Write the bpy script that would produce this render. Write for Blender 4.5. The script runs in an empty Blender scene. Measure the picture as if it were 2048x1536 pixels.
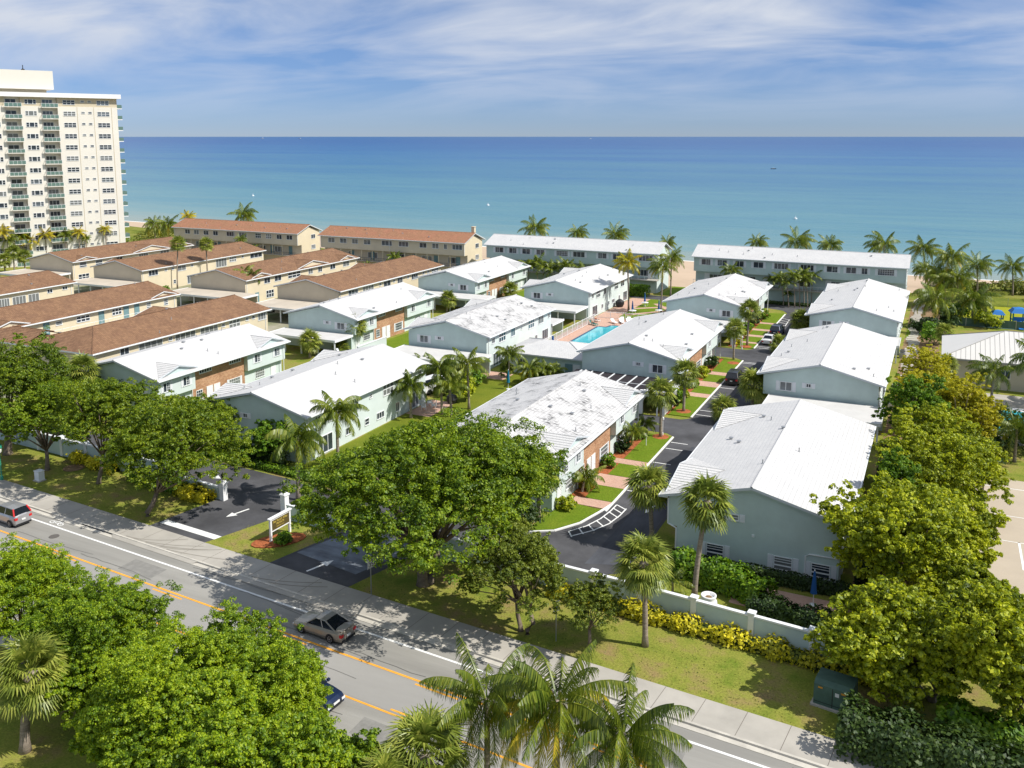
import bpy, math, random
import numpy as np
from mathutils import Vector, Matrix
R = math.radians
S = bpy.context.scene
C = S.collection
random.seed(7); rng = np.random.default_rng(7)

# ---------------- camera (heights in metres; +Y towards the sea, +X along the coast) ----------------
HC = 34.0
FPX, CX, CY, HY = 1820.0, 1024.0, 551.0, 273.0
PITCH = math.atan2(CY-HY, FPX); YAW = R(25.32)
cam = bpy.data.cameras.new('camera'); camo = bpy.data.objects.new('camera', cam); C.objects.link(camo)
camo.location = (0, 0, HC); camo.rotation_euler = (math.pi/2-PITCH, 0, YAW)
cam.sensor_fit = 'HORIZONTAL'; cam.sensor_width = 36.0; cam.lens = 36.0*FPX/2048
cam.shift_y = -(768-CY)/2048
cam.clip_start = 0.5; cam.clip_end = 200000
S.camera = camo
fw = np.array([-math.sin(YAW)*math.cos(PITCH), math.cos(YAW)*math.cos(PITCH), -math.sin(PITCH)])
rt = np.array([math.cos(YAW), math.sin(YAW), 0]); upv = np.cross(rt, fw)
def ray(x, y): return fw+rt*(x-CX)/FPX-upv*(y-CY)/FPX
def at(x, y, z=0.0):
    d = ray(x, y); t = (z-HC)/d[2]; return (d[0]*t, d[1]*t, z)
def onY(x, y, Y):
    d = ray(x, y); t = Y/d[1]; return (d[0]*t, Y, HC+d[2]*t)
def topz(B, x, y):
    d = ray(x, y); t = math.hypot(B[0], B[1])/math.hypot(d[0], d[1]); return HC+d[2]*t
def depth(P): return float(np.dot(np.array(P)-[0, 0, HC], fw))

# ---------------- world, sun, exposure ----------------
SUN_EL = R(48); SUN_AZ = R(81)      # azimuth clockwise from +Y
S.view_settings.view_transform = 'Standard'; S.view_settings.look = 'None'
S.view_settings.exposure = 0.28; S.view_settings.gamma = 1
S.cycles.max_bounces = 6; S.cycles.diffuse_bounces = 3; S.cycles.glossy_bounces = 2
S.cycles.transmission_bounces = 2; S.cycles.transparent_max_bounces = 4
S.cycles.use_denoising = True
W = bpy.data.worlds.new('World'); S.world = W; W.use_nodes = True
wn = W.node_tree.nodes; wl = W.node_tree.links; wn.clear()
def N(t, **k):
    n = wn.new(t)
    for a, b in k.items(): setattr(n, a, b)
    return n
sky = N('ShaderNodeTexSky', sky_type='NISHITA', sun_disc=False)
sky.sun_elevation = SUN_EL; sky.sun_rotation = SUN_AZ
sky.air_density = 0.8; sky.dust_density = 0.0; sky.ozone_density = 3.5; sky.altitude = 30
tc = N('ShaderNodeTexCoord'); sp = N('ShaderNodeSeparateXYZ'); wl.new(tc.outputs['Generated'], sp.inputs[0])
def M(op, a, b=None, clamp=False):
    n = N('ShaderNodeMath', operation=op, use_clamp=clamp)
    for i, v in enumerate((a, b)):
        if v is None: continue
        if isinstance(v, (int, float)): n.inputs[i].default_value = v
        else: wl.new(v, n.inputs[i])
    return n.outputs[0]
zz = M('ADD', M('MAXIMUM', sp.outputs[2], 0.0), 0.15)
cv = N('ShaderNodeCombineXYZ'); wl.new(M('DIVIDE', sp.outputs[0], zz), cv.inputs[0]); wl.new(M('DIVIDE', sp.outputs[1], zz), cv.inputs[1])
mp = N('ShaderNodeMapping'); wl.new(cv.outputs[0], mp.inputs[0]); mp.inputs['Rotation'].default_value = (0, 0, R(18)); mp.inputs['Scale'].default_value = (0.5, 0.8, 1)
n1 = N('ShaderNodeTexNoise'); n1.inputs['Scale'].default_value = 1.5; n1.inputs['Detail'].default_value = 7; n1.inputs['Roughness'].default_value = 0.55; n1.inputs['Distortion'].default_value = 0.5
wl.new(mp.outputs[0], n1.inputs['Vector'])
n2 = N('ShaderNodeTexNoise'); n2.inputs['Scale'].default_value = 0.7; n2.inputs['Detail'].default_value = 3
wl.new(cv.outputs[0], n2.inputs['Vector'])
cs = M('ADD', M('MULTIPLY', n1.outputs[0], 0.62), M('MULTIPLY', n2.outputs[0], 0.42))
cr = N('ShaderNodeValToRGB'); cr.color_ramp.elements[0].position = 0.43; cr.color_ramp.elements[1].position = 0.60
wl.new(cs, cr.inputs[0])
lowfade = N('ShaderNodeMapRange'); lowfade.inputs['From Min'].default_value = 0.01; lowfade.inputs['From Max'].default_value = 0.11
wl.new(sp.outputs[2], lowfade.inputs[0])
cm = M('MULTIPLY', M('MULTIPLY', cr.outputs[0], lowfade.outputs[0]), 0.95)
mix = N('ShaderNodeMixRGB'); wl.new(cm, mix.inputs[0]); 
tint = N('ShaderNodeMixRGB', blend_type='MULTIPLY'); tint.inputs[0].default_value = 1; 
tr_ = N('ShaderNodeValToRGB'); te = tr_.color_ramp.elements; te[0].position = 0.0; te[0].color = (.27, .335, .52, 1); te[1].position = .55; te[1].color = (1.05, .92, .78, 1)
x_ = te.new(.05); x_.color = (.29, .355, .53, 1); x_ = te.new(.16); x_.color = (.42, .46, .56, 1); x_ = te.new(.32); x_.color = (.82, .78, .72, 1)
wl.new(sp.outputs[2], tr_.inputs[0]); wl.new(tr_.outputs[0], tint.inputs[2])
wl.new(sky.outputs[0], tint.inputs[1]); wl.new(tint.outputs[0], mix.inputs[1])
mix.inputs[2].default_value = (3.7, 3.95, 4.45, 1)
bg = N('ShaderNodeBackground'); bg.inputs['Strength'].default_value = 0.15
wl.new(mix.outputs[0], bg.inputs[0]); wo = N('ShaderNodeOutputWorld'); wl.new(bg.outputs[0], wo.inputs[0])
sun = bpy.data.lights.new('sun', 'SUN'); sun.energy = 4.6; sun.angle = R(0.53); sun.color = (1.0, 0.955, 0.88)
suno = bpy.data.objects.new('sun', sun); C.objects.link(suno)
sd = Vector((math.sin(SUN_AZ)*math.cos(SUN_EL), math.cos(SUN_AZ)*math.cos(SUN_EL), math.sin(SUN_EL)))
suno.rotation_euler = (-sd).to_track_quat('-Z', 'Y').to_euler(); suno.location = sd*100

# ---------------- helpers ----------------
class MB:
    """collects faces, then links them as one mesh object"""
    def __init__(s): s.v = []; s.f = []; s.m = []
    def poly(s, pts, m=0, flip=False):
        i = len(s.v); s.v += [tuple(p) for p in pts]; r = list(range(i, i+len(pts)))
        s.f.append(r[::-1] if flip else r); s.m.append(m); return s
    def box(s, x0, x1, y0, y1, z0, z1, m=0):
        if x0 > x1: x0, x1 = x1, x0
        if y0 > y1: y0, y1 = y1, y0
        i = len(s.v)
        s.v += [(x0,y0,z0),(x1,y0,z0),(x1,y1,z0),(x0,y1,z0),(x0,y0,z1),(x1,y0,z1),(x1,y1,z1),(x0,y1,z1)]
        for q in ((3,2,1,0),(4,5,6,7),(0,1,5,4),(1,2,6,5),(2,3,7,6),(3,0,4,7)): s.f.append([i+a for a in q]); s.m.append(m)
        return s
    def prism(s, outline, z0, z1, m=0, bottom=True):
        n = len(outline); a = sum(outline[k][0]*outline[(k+1)%n][1]-outline[(k+1)%n][0]*outline[k][1] for k in range(n))
        o = outline if a > 0 else outline[::-1]
        i = len(s.v); s.v += [(p[0], p[1], z0) for p in o]+[(p[0], p[1], z1) for p in o]
        s.f.append([i+n+k for k in range(n)]); s.m.append(m)
        if bottom: s.f.append([i+k for k in range(n)][::-1]); s.m.append(m)
        for k in range(n): s.f.append([i+k, i+(k+1)%n, i+n+(k+1)%n, i+n+k]); s.m.append(m)
        return s
    def yprism(s, prof, y0, y1, m=0):
        """profile in x,z extruded along y"""
        n = len(prof); a = sum(prof[k][0]*prof[(k+1)%n][1]-prof[(k+1)%n][0]*prof[k][1] for k in range(n))
        o = prof if a > 0 else prof[::-1]; i = len(s.v)
        s.v += [(p[0], y0, p[1]) for p in o]+[(p[0], y1, p[1]) for p in o]
        s.f.append([i+k for k in range(n)]); s.m.append(m); s.f.append([i+n+k for k in range(n)][::-1]); s.m.append(m)
        for k in range(n): s.f.append([i+(k+1)%n, i+k, i+n+k, i+n+(k+1)%n]); s.m.append(m)
        return s
    def xprism(s, prof, x0, x1, m=0):
        """profile in y,z extruded along x"""
        n = len(prof); a = sum(prof[k][0]*prof[(k+1)%n][1]-prof[(k+1)%n][0]*prof[k][1] for k in range(n))
        o = prof if a > 0 else prof[::-1]; i = len(s.v)
        if x0 > x1: x0, x1 = x1, x0
        s.v += [(x0, p[0], p[1]) for p in o]+[(x1, p[0], p[1]) for p in o]
        s.f.append([i+k for k in range(n)][::-1]); s.m.append(m); s.f.append([i+n+k for k in range(n)]); s.m.append(m)
        for k in range(n): s.f.append([i+k, i+(k+1)%n, i+n+(k+1)%n, i+n+k]); s.m.append(m)
        return s
    def tube(s, pts, rad, n=8, m=0, cap=True):
        pts = [Vector(p) for p in pts]
        if isinstance(rad, (int, float)): rad = [rad]*len(pts)
        i0 = len(s.v)
        for k, p in enumerate(pts):
            d = (pts[min(k+1, len(pts)-1)]-pts[max(k-1, 0)]).normalized()
            a = d.cross(Vector((0, 0, 1)) if abs(d.z) < .95 else Vector((1, 0, 0))).normalized(); b = d.cross(a)
            for j in range(n):
                t = 2*math.pi*j/n; q = p+(a*math.cos(t)+b*math.sin(t))*rad[k]; s.v.append(tuple(q))
        for k in range(len(pts)-1):
            for j in range(n):
                a0 = i0+k*n+j; a1 = i0+k*n+(j+1)%n; s.f.append([a0, a0+n, a1+n, a1]); s.m.append(m)
        if cap:
            s.f.append([i0+j for j in range(n)]); s.m.append(m)
            e = i0+(len(pts)-1)*n; s.f.append([e+j for j in range(n)][::-1]); s.m.append(m)
        return s
    def lathe(s, prof, n=16, m=0, c=(0, 0)):
        i0 = len(s.v)
        for r_, z in prof:
            for j in range(n): t = 2*math.pi*j/n; s.v.append((c[0]+r_*math.cos(t), c[1]+r_*math.sin(t), z))
        for k in range(len(prof)-1):
            for j in range(n):
                a0 = i0+k*n+j; a1 = i0+k*n+(j+1)%n; s.f.append([a0, a1, a1+n, a0+n]); s.m.append(m)
        s.f.append([i0+j for j in range(n)][::-1]); s.m.append(m); e = i0+(len(prof)-1)*n; s.f.append([e+j for j in range(n)]); s.m.append(m)
        return s
    def mirror(s, F):
        if F < 0:
            s.v = [(-x, y, z) for x, y, z in s.v]; s.f = [f[::-1] for f in s.f]
        return s
    def mesh(s, name, mats, smooth=False):
        me = bpy.data.meshes.new(name); me.from_pydata(s.v, [], s.f)
        for m in (mats if isinstance(mats, (list, tuple)) else [mats]): me.materials.append(m)
        me.polygons.foreach_set('material_index', s.m)
        if smooth: me.polygons.foreach_set('use_smooth', [True]*len(s.f))
        uv = me.uv_layers.new(name='metres'); nl = len(me.loops); co = np.empty(len(me.vertices)*3); me.vertices.foreach_get('co', co); co = co.reshape(-1, 3)
        vi = np.empty(nl, int); me.loops.foreach_get('vertex_index', vi)
        nf = len(me.polygons); nr = np.empty(nf*3); me.polygons.foreach_get('normal', nr); nr = nr.reshape(-1, 3)
        lt = np.empty(nf, int); me.polygons.foreach_get('loop_total', lt); ln = np.repeat(nr, lt, axis=0)
        t = np.stack([-ln[:, 1], ln[:, 0], np.zeros(nl)], 1); L = np.linalg.norm(t, axis=1); fl = L < .02
        t[fl] = (1, 0, 0); L[fl] = 1; t /= L[:, None]; b = np.cross(ln, t); P = co[vi]
        u = np.stack([(P*t).sum(1), (P*b).sum(1)], 1); uv.data.foreach_set('uv', u.ravel()); me.update(); return me
    def build(s, name, mats, parent=None, smooth=False, **k):
        return obj(name, s.mesh(name, mats, smooth), parent, **k)

def obj(name, data, parent=None, loc=None, rot=None, label=None, cat=None, group=None, kind=None):
    o = bpy.data.objects.new(name, data); C.objects.link(o)
    if parent is not None: o.parent = parent
    if loc is not None: o.location = loc
    if rot is not None: o.rotation_euler = rot if isinstance(rot, (tuple, list)) else (0, 0, rot)
    if label: o['label'] = label
    if cat: o['category'] = cat
    if group: o['group'] = group
    if kind: o['kind'] = kind
    return o
def thing(name, label, cat, loc=(0, 0, 0), rot=0, group=None): return obj(name, None, None, loc, rot, label, cat, group)

def mat(name, col, rough=.7, spec=.3, metal=0, var=0, vscale=1.0, bump=0, bscale=8.0, col2=None, coords='Object', stretch=None):
    m = bpy.data.materials.new(name); m.use_nodes = True; nt = m.node_tree; p = nt.nodes['Principled BSDF']
    p.inputs['Base Color'].default_value = (*col, 1); p.inputs['Roughness'].default_value = rough
    p.inputs['Specular IOR Level'].default_value = spec; p.inputs['Metallic'].default_value = metal
    if var or bump or col2:
        t = nt.nodes.new('ShaderNodeTexCoord'); src = t.outputs[coords]
        if stretch:
            mm = nt.nodes.new('ShaderNodeMapping'); mm.inputs['Scale'].default_value = stretch; nt.links.new(src, mm.inputs[0]); src = mm.outputs[0]
    if var or col2:
        n = nt.nodes.new('ShaderNodeTexNoise'); n.inputs['Scale'].default_value = vscale; n.inputs['Detail'].default_value = 6; n.inputs['Roughness'].default_value = .62
        nt.links.new(src, n.inputs['Vector'])
        r_ = nt.nodes.new('ShaderNodeValToRGB'); r_.color_ramp.elements[0].position = .36; r_.color_ramp.elements[1].position = .64
        a = col2 if col2 else tuple(c*(1-var) for c in col); b = col if col2 else tuple(min(1, c*(1+var)) for c in col)
        r_.color_ramp.elements[0].color = (*a, 1); r_.color_ramp.elements[1].color = (*b, 1)
        nt.links.new(n.outputs[0], r_.inputs[0]); nt.links.new(r_.outputs[0], p.inputs['Base Color'])
    if bump:
        n = nt.nodes.new('ShaderNodeTexNoise'); n.inputs['Scale'].default_value = bscale; n.inputs['Detail'].default_value = 4
        nt.links.new(src, n.inputs['Vector']); b = nt.nodes.new('ShaderNodeBump'); b.inputs['Strength'].default_value = bump; b.inputs['Distance'].default_value = .05
        nt.links.new(n.outputs[0], b.inputs['Height']); nt.links.new(b.outputs[0], p.inputs['Normal'])
    return m

def tilemat(name, c1, c2, cm, bw, rh, mortar, rowdark, stains=0.0, stcol=(.12,.12,.12), rough=.75, spec=.25, big=None, bumpd=.02, cov=0.0):
    """tiles or bricks laid out on the surface in metres"""
    m = bpy.data.materials.new(name); m.use_nodes = True; nt = m.node_tree; L = nt.links; p = nt.nodes['Principled BSDF']
    p.inputs['Roughness'].default_value = rough; p.inputs['Specular IOR Level'].default_value = spec
    uv = nt.nodes.new('ShaderNodeUVMap'); b = nt.nodes.new('ShaderNodeTexBrick'); L.new(uv.outputs[0], b.inputs['Vector'])
    b.inputs['Scale'].default_value = 1; b.inputs['Brick Width'].default_value = bw; b.inputs['Row Height'].default_value = rh
    b.inputs['Mortar Size'].default_value = mortar; b.inputs['Mortar Smooth'].default_value = .3; b.inputs['Bias'].default_value = 0
    b.inputs['Color1'].default_value = (*c1, 1); b.inputs['Color2'].default_value = (*c2, 1); b.inputs['Mortar'].default_value = (*cm, 1)
    col = b.outputs[0]
    def mth(op, a, c=None, cl=False):
        n = nt.nodes.new('ShaderNodeMath'); n.operation = op; n.use_clamp = cl
        for i, v in enumerate((a, c)):
            if v is None: continue
            if isinstance(v, (int, float)): n.inputs[i].default_value = v
            else: L.new(v, n.inputs[i])
        return n.outputs[0]
    sp_ = nt.nodes.new('ShaderNodeSeparateXYZ'); L.new(uv.outputs[0], sp_.inputs[0])
    fr = mth('FRACT', mth('DIVIDE', sp_.outputs[1], rh))
    line = mth('LESS_THAN', fr, .16)
    def mixc(fac, a, c, bt='MIX'):
        n = nt.nodes.new('ShaderNodeMixRGB'); n.blend_type = bt
        for i, v in enumerate((fac, a, c)):
            if isinstance(v, (int, float)): n.inputs[i].default_value = v
            elif isinstance(v, tuple): n.inputs[i].default_value = (*v, 1)
            else: L.new(v, n.inputs[i])
        return n.outputs[0]
    if rowdark: col = mixc(mth('MULTIPLY', line, rowdark), col, cm)
    tco = nt.nodes.new('ShaderNodeTexCoord')
    if big:
        nz = nt.nodes.new('ShaderNodeTexNoise'); nz.inputs['Scale'].default_value = .45; nz.inputs['Detail'].default_value = 5; L.new(uv.outputs[0], nz.inputs['Vector'])
        mr = nt.nodes.new('ShaderNodeMapRange'); mr.inputs['From Min'].default_value = .4; mr.inputs['From Max'].default_value = .68; L.new(nz.outputs[0], mr.inputs[0])
        col = mixc(mr.outputs[0], col, mixc(1.0, col, big, 'MULTIPLY'))
    if stains:
        a = nt.nodes.new('ShaderNodeTexNoise'); a.inputs['Scale'].default_value = .42; a.inputs['Detail'].default_value = 7; a.inputs['Roughness'].default_value = .6; L.new(uv.outputs[0], a.inputs['Vector'])
        mpg = nt.nodes.new('ShaderNodeMapping'); mpg.inputs['Scale'].default_value = (4.5, 1.3, 1); L.new(uv.outputs[0], mpg.inputs[0])
        c = nt.nodes.new('ShaderNodeTexNoise'); c.inputs['Scale'].default_value = 1.0; c.inputs['Detail'].default_value = 4; L.new(mpg.outputs[0], c.inputs['Vector'])
        ra = nt.nodes.new('ShaderNodeMapRange'); ra.inputs['From Min'].default_value = .50+cov; ra.inputs['From Max'].default_value = .66+cov; L.new(a.outputs[0], ra.inputs[0])
        rc = nt.nodes.new('ShaderNodeMapRange'); rc.inputs['From Min'].default_value = .46+cov*.3; rc.inputs['From Max'].default_value = .60+cov*.5; L.new(c.outputs[0], rc.inputs[0])
        col = mixc(mth('MULTIPLY', mth('MULTIPLY', ra.outputs[0], rc.outputs[0]), stains), col, stcol)
    L.new(col, p.inputs['Base Color'])
    bp = nt.nodes.new('ShaderNodeBump'); bp.inputs['Distance'].default_value = bumpd; bp.inputs['Strength'].default_value = .6
    L.new(mth('SUBTRACT', mth('MULTIPLY', fr, .6), b.outputs[1]), bp.inputs['Height']); L.new(bp.outputs[0], p.inputs['Normal'])
    return m

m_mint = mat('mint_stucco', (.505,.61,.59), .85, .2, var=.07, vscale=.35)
m_mintw = mat('sunlit_mint_stucco', (.58,.65,.635), .85, .2, var=.04, vscale=.4)  # the same mint paint, made paler to carry sunlight on the side walls
m_white = mat('white_paint', (.80,.80,.80), .6, .3, var=.03, vscale=.7)
m_trim = mat('trim_white', (.76,.78,.79), .55, .3)
m_shut = mat('shutter_white', (.72,.74,.77), .6, .3)
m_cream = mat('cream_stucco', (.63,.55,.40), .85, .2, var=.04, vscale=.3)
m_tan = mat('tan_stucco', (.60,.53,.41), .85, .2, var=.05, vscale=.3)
m_tower = mat('tower_stucco', (.72,.69,.62), .85, .2, var=.03, vscale=.1)
m_towerd = mat('tower_beige', (.58,.51,.38), .85, .2)
m_glass = mat('window_glass', (.030,.040,.055), .12, .6, var=.5, vscale=.25)
m_glassb = mat('curtained_glass', (.16,.17,.17), .2, .5)
m_glass2 = mat('reflecting_glass', (.09,.11,.13), .10, .8, var=.5, vscale=.3)
m_balc = mat('green_balcony_glass', (.12,.20,.175), .15, .6)
m_dark = mat('dark_opening', (.02,.022,.025), .8, .1)
m_teal = mat('teal_door', (.16,.27,.29), .6, .3)
m_wood = mat('brown_wood', (.14,.08,.04), .7, .2)
m_fascia = mat('pale_fascia', (.56,.60,.63), .6, .3)
m_slab = mat('flat_roof_membrane', (.56,.55,.53), .8, .2, var=.05, vscale=.6)
m_slabt = mat('tan_flat_roof', (.50,.44,.36), .85, .2, var=.08, vscale=.35)
m_tile = tilemat('white_roof_tile', (.62,.61,.595), (.575,.57,.56), (.46,.46,.465), .33, .36, .008, .4, stains=.28, stcol=(.40,.40,.40), big=(.95,.95,.955))
m_tileg = tilemat('gablet_roof_tile', (.62,.61,.595), (.58,.575,.565), (.17,.175,.185), .33, .38, .004, 1.0, big=(.96,.96,.96))  # dark row lines paint in the shadow of each tile course
m_tilem = tilemat('mossy_roof_tile', (.61,.60,.585), (.565,.56,.55), (.38,.365,.37), .33, .36, .010, .45, stains=.95, stcol=(.10,.10,.10), cov=-.035, big=(.93,.93,.94))
m_tilel = tilemat('light_stain_roof_tile', (.61,.60,.585), (.58,.57,.56), (.40,.385,.39), .33, .36, .009, .45, stains=.5, big=(.95,.95,.96))
m_terra = tilemat('terracotta_tile', (.285,.16,.09), (.20,.108,.06), (.085,.04,.024), .30, .38, .02, .7, stains=.35, stcol=(.13,.075,.05), big=(1.25,1.28,1.22), bumpd=.05)
m_terra2 = tilemat('orange_terracotta_tile', (.42,.22,.125), (.33,.165,.092), (.15,.072,.042), .30, .38, .02, .7, big=(1.1,1.0,1.05), bumpd=.05)
m_brick = tilemat('orange_brick', (.42,.20,.105), (.62,.36,.21), (.46,.36,.26), .30, .105, .010, 0, big=(.72,.66,.62))
m_paver = tilemat('pink_paver', (.52,.33,.25), (.57,.38,.30), (.42,.26,.20), .22, .12, .006, 0, big=(1.08,1.05,1.02))
m_asph = mat('new_asphalt', (.078,.078,.084), .85, .25, var=.30, vscale=.22, bump=.2, bscale=30)
m_seal = mat('worn_sealcoat', (.095,.10,.115), .8, .25, col2=(.040,.042,.05), vscale=.35, stretch=(1, .3, 1))
m_line = mat('road_paint_white', (.78,.78,.76), .7, .2, var=.06, vscale=2)
m_yel = mat('road_paint_yellow', (.78,.36,.045), .7, .2, var=.1, vscale=1.2)
m_conc = mat('concrete', (.42,.39,.34), .85, .2, var=.10, vscale=.5, bump=.1, bscale=20)
m_kerb = mat('kerb_concrete', (.52,.49,.43), .85, .2, var=.14, vscale=.9)
m_joint = mat('paving_joint', (.17,.15,.13), .9, .1)
m_mulch = mat('red_mulch', (.34,.11,.045), .95, .1, var=.35, vscale=4, bump=.6, bscale=14)
m_dirt = mat('brown_dirt', (.24,.16,.09), .95, .1, var=.2, vscale=1.2)
m_sand = mat('beach_sand', (.50,.385,.28), .95, .1, var=.06, vscale=.08)
m_pool = mat('pool_water', (.045,.44,.52), .06, .5, var=.12, vscale=.35, bump=.12, bscale=2.2)
m_blue = mat('blue_canvas', (.02,.10,.30), .7, .2)
m_bluep = mat('blue_plastic', (.02,.17,.50), .45, .4)
m_steel = mat('galvanised_steel', (.42,.43,.44), .45, .4, metal=.6)
m_black = mat('black_metal', (.02,.02,.022), .5, .4)
m_green = mat('utility_green', (.075,.135,.105), .6, .3, var=.12, vscale=1.5)
m_lampg = mat('lamp_green', (.03,.25,.16), .4, .4)
m_bark = mat('bark', (.20,.16,.12), .95, .1, var=.25, vscale=2.5, bump=.5, bscale=12)
m_palmb = mat('palm_bark', (.30,.25,.20), .95, .1, var=.25, vscale=2.0, bump=.5, bscale=14, stretch=(1, 1, 5))
m_metalroof = mat('standing_seam_metal', (.66,.64,.60), .5, .35, metal=.0, var=.02, vscale=.3)
m_seam = mat('roof_seam', (.30,.29,.27), .6, .3)
m_skin = mat('skin', (.50,.27,.17), .6, .3)
m_swim = mat('swimwear', (.04,.16,.20), .8, .1)
m_hair = mat('hair', (.05,.03,.02), .8, .1)
def grassmat(name, c1, c2, c3, sc=.35):
    m = bpy.data.materials.new(name); m.use_nodes = True; nt = m.node_tree; L = nt.links; p = nt.nodes['Principled BSDF']; p.inputs['Roughness'].default_value = .95; p.inputs['Specular IOR Level'].default_value = .1
    t = nt.nodes.new('ShaderNodeTexCoord'); a = nt.nodes.new('ShaderNodeTexNoise'); a.inputs['Scale'].default_value = sc; a.inputs['Detail'].default_value = 6; a.inputs['Roughness'].default_value = .65
    L.new(t.outputs['Object'], a.inputs['Vector']); r_ = nt.nodes.new('ShaderNodeValToRGB'); e = r_.color_ramp.elements
    e[0].position = .34; e[0].color = (*c1, 1); e[1].position = .68; e[1].color = (*c3, 1); x = e.new(.5); x.color = (*c2, 1); L.new(a.outputs[0], r_.inputs[0])
    b = nt.nodes.new('ShaderNodeTexNoise'); b.inputs['Scale'].default_value = 7; b.inputs['Detail'].default_value = 5; b.inputs['Roughness'].default_value = .8; L.new(t.outputs['Object'], b.inputs['Vector'])
    mr = nt.nodes.new('ShaderNodeMapRange'); mr.inputs['To Min'].default_value = .62; mr.inputs['To Max'].default_value = 1.38; mr.inputs['From Min'].default_value = .3; mr.inputs['From Max'].default_value = .7; L.new(b.outputs[0], mr.inputs[0])
    mx = nt.nodes.new('ShaderNodeMixRGB'); mx.blend_type = 'MULTIPLY'; mx.inputs[0].default_value = 1; L.new(r_.outputs[0], mx.inputs[1]); L.new(mr.outputs[0], mx.inputs[2]); L.new(mx.outputs[0], p.inputs['Base Color'])
    bp = nt.nodes.new('ShaderNodeBump'); bp.inputs['Strength'].default_value = .6; bp.inputs['Distance'].default_value = .08; L.new(b.outputs[0], bp.inputs['Height']); L.new(bp.outputs[0], p.inputs['Normal'])
    return m
m_verge = grassmat('verge_grass', (.27,.20,.085), (.235,.245,.045), (.135,.19,.022))
m_lawn = grassmat('bright_lawn', (.115,.185,.012), (.13,.195,.014), (.155,.21,.018), .6)
m_lawny = grassmat('yellow_lawn', (.24,.26,.02), (.30,.31,.02), (.33,.32,.03), .2)
m_dune = grassmat('dune_scrub', (.08,.11,.015), (.16,.185,.025), (.27,.25,.07), .12)
# ---------------- ground, road, sea ----------------
def sheet(name, pts, z, m, kind='structure', label=None):
    b = MB(); b.poly([(p[0], p[1], z) for p in pts]); a = sum(pts[k][0]*pts[(k+1)%len(pts)][1]-pts[(k+1)%len(pts)][0]*pts[k][1] for k in range(len(pts)))
    if a < 0: b.f = [f[::-1] for f in b.f]
    return b.build(name, m, None, kind=kind, label=label)
def slab(name, pts, z0, z1, m, **k): return MB().prism(pts, z0, z1).build(name, m, None, **k)
sheet('ground', [(-9000, -2000), (9000, -2000), (9000, 241), (60, 241), (-60, 245), (-300, 266), (-2000, 380), (-9000, 900)], 0, m_verge)
# road frame: road runs along u, v across
RD = math.atan(-.0782); ca, sa = math.cos(RD), math.sin(RD)
def rp(x, v): return (x, 46.03-.0782*x+v/ca)
XL, XR = -420, 260
def strip(v0, v1, x0=XL, x1=XR): return [rp(x0, v0), rp(x1, v0), rp(x1, v1), rp(x0, v1)]
m_road = mat('road_asphalt', (.285,.275,.25), .85, .2, var=.14, vscale=.5, bump=.15, bscale=25, stretch=(.10, 1, 1))
sheet('road', strip(-10.9, 1.0), .012, m_road)
m_lane = mat('turn_lane_asphalt', (.31,.30,.28), .85, .2, var=.06, vscale=.3, stretch=(.3, 1, 1))
sheet('road_turn_lane', strip(-6.2, -3.1), .016, m_lane)
sheet('road_edge_line', strip(-.09, .09), .020, m_line); sheet('road_edge_line', strip(-9.75, -9.6), .020, m_line)
sheet('road_centre_line', strip(-2.98, -2.80), .020, m_yel); sheet('road_centre_line', strip(-6.48, -6.32), .020, m_yel)
b = MB()
for k in range(-22, 18):
    x0 = -64.6+k*12.2
    for v0, v1 in ((-3.32, -3.17), (-6.13, -5.98)): b.poly([(*rp(x0, v0), .021), (*rp(x0+3.2, v0), .021), (*rp(x0+3.2, v1), .021), (*rp(x0, v1), .021)])
b.build('road_dashes', m_yel, None, kind='structure')
m_walk = mat('pavement_concrete', (.40,.375,.33), .85, .2, var=.10, vscale=.35, bump=.1, bscale=20)
sheet('gutter_strip', strip(1.0, 1.42), .03, m_kerb)
def rprism(name, v0, v1, z0, z1, m): return slab(name, strip(v0, v1), z0, z1, m, kind='structure')
rprism('kerb', 1.42, 1.60, -.05, .15, m_kerb); rprism('pavement', 1.603, 4.15, -.05, .14, m_walk)
rprism('far_kerb', -11.3, -11.1, -.05, .15, m_kerb); rprism('far_pavement', -13.6, -11.303, -.05, .14, m_walk)
b = MB()
for k in range(-60, 30):
    x0 = -34.3+k*2.55; p, q = rp(x0, 1.62), rp(x0+.25, 4.13); b.poly([(*p, .145), (p[0]+.035, p[1], .145), (q[0]+.035, q[1], .145), (*q, .145)])
b.build('pavement_joint', m_joint, None, kind='structure')
for v in (1.6, 1.42): pass
# kerb drops at the two drives: pale aprons
for x0, x1 in ((-62.5, -52.8), (-49.0, -36.5)):
    b = MB(); P = [rp(x0, 1.0), rp(x1, 1.0), rp(x1+.6, 1.62), rp(x0-.6, 1.62)]; b.poly([(*P[0], .034), (*P[1], .034), (*P[2], .156), (*P[3], .156)]); b.build('drive_apron', m_walk, None, kind='structure')
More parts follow.
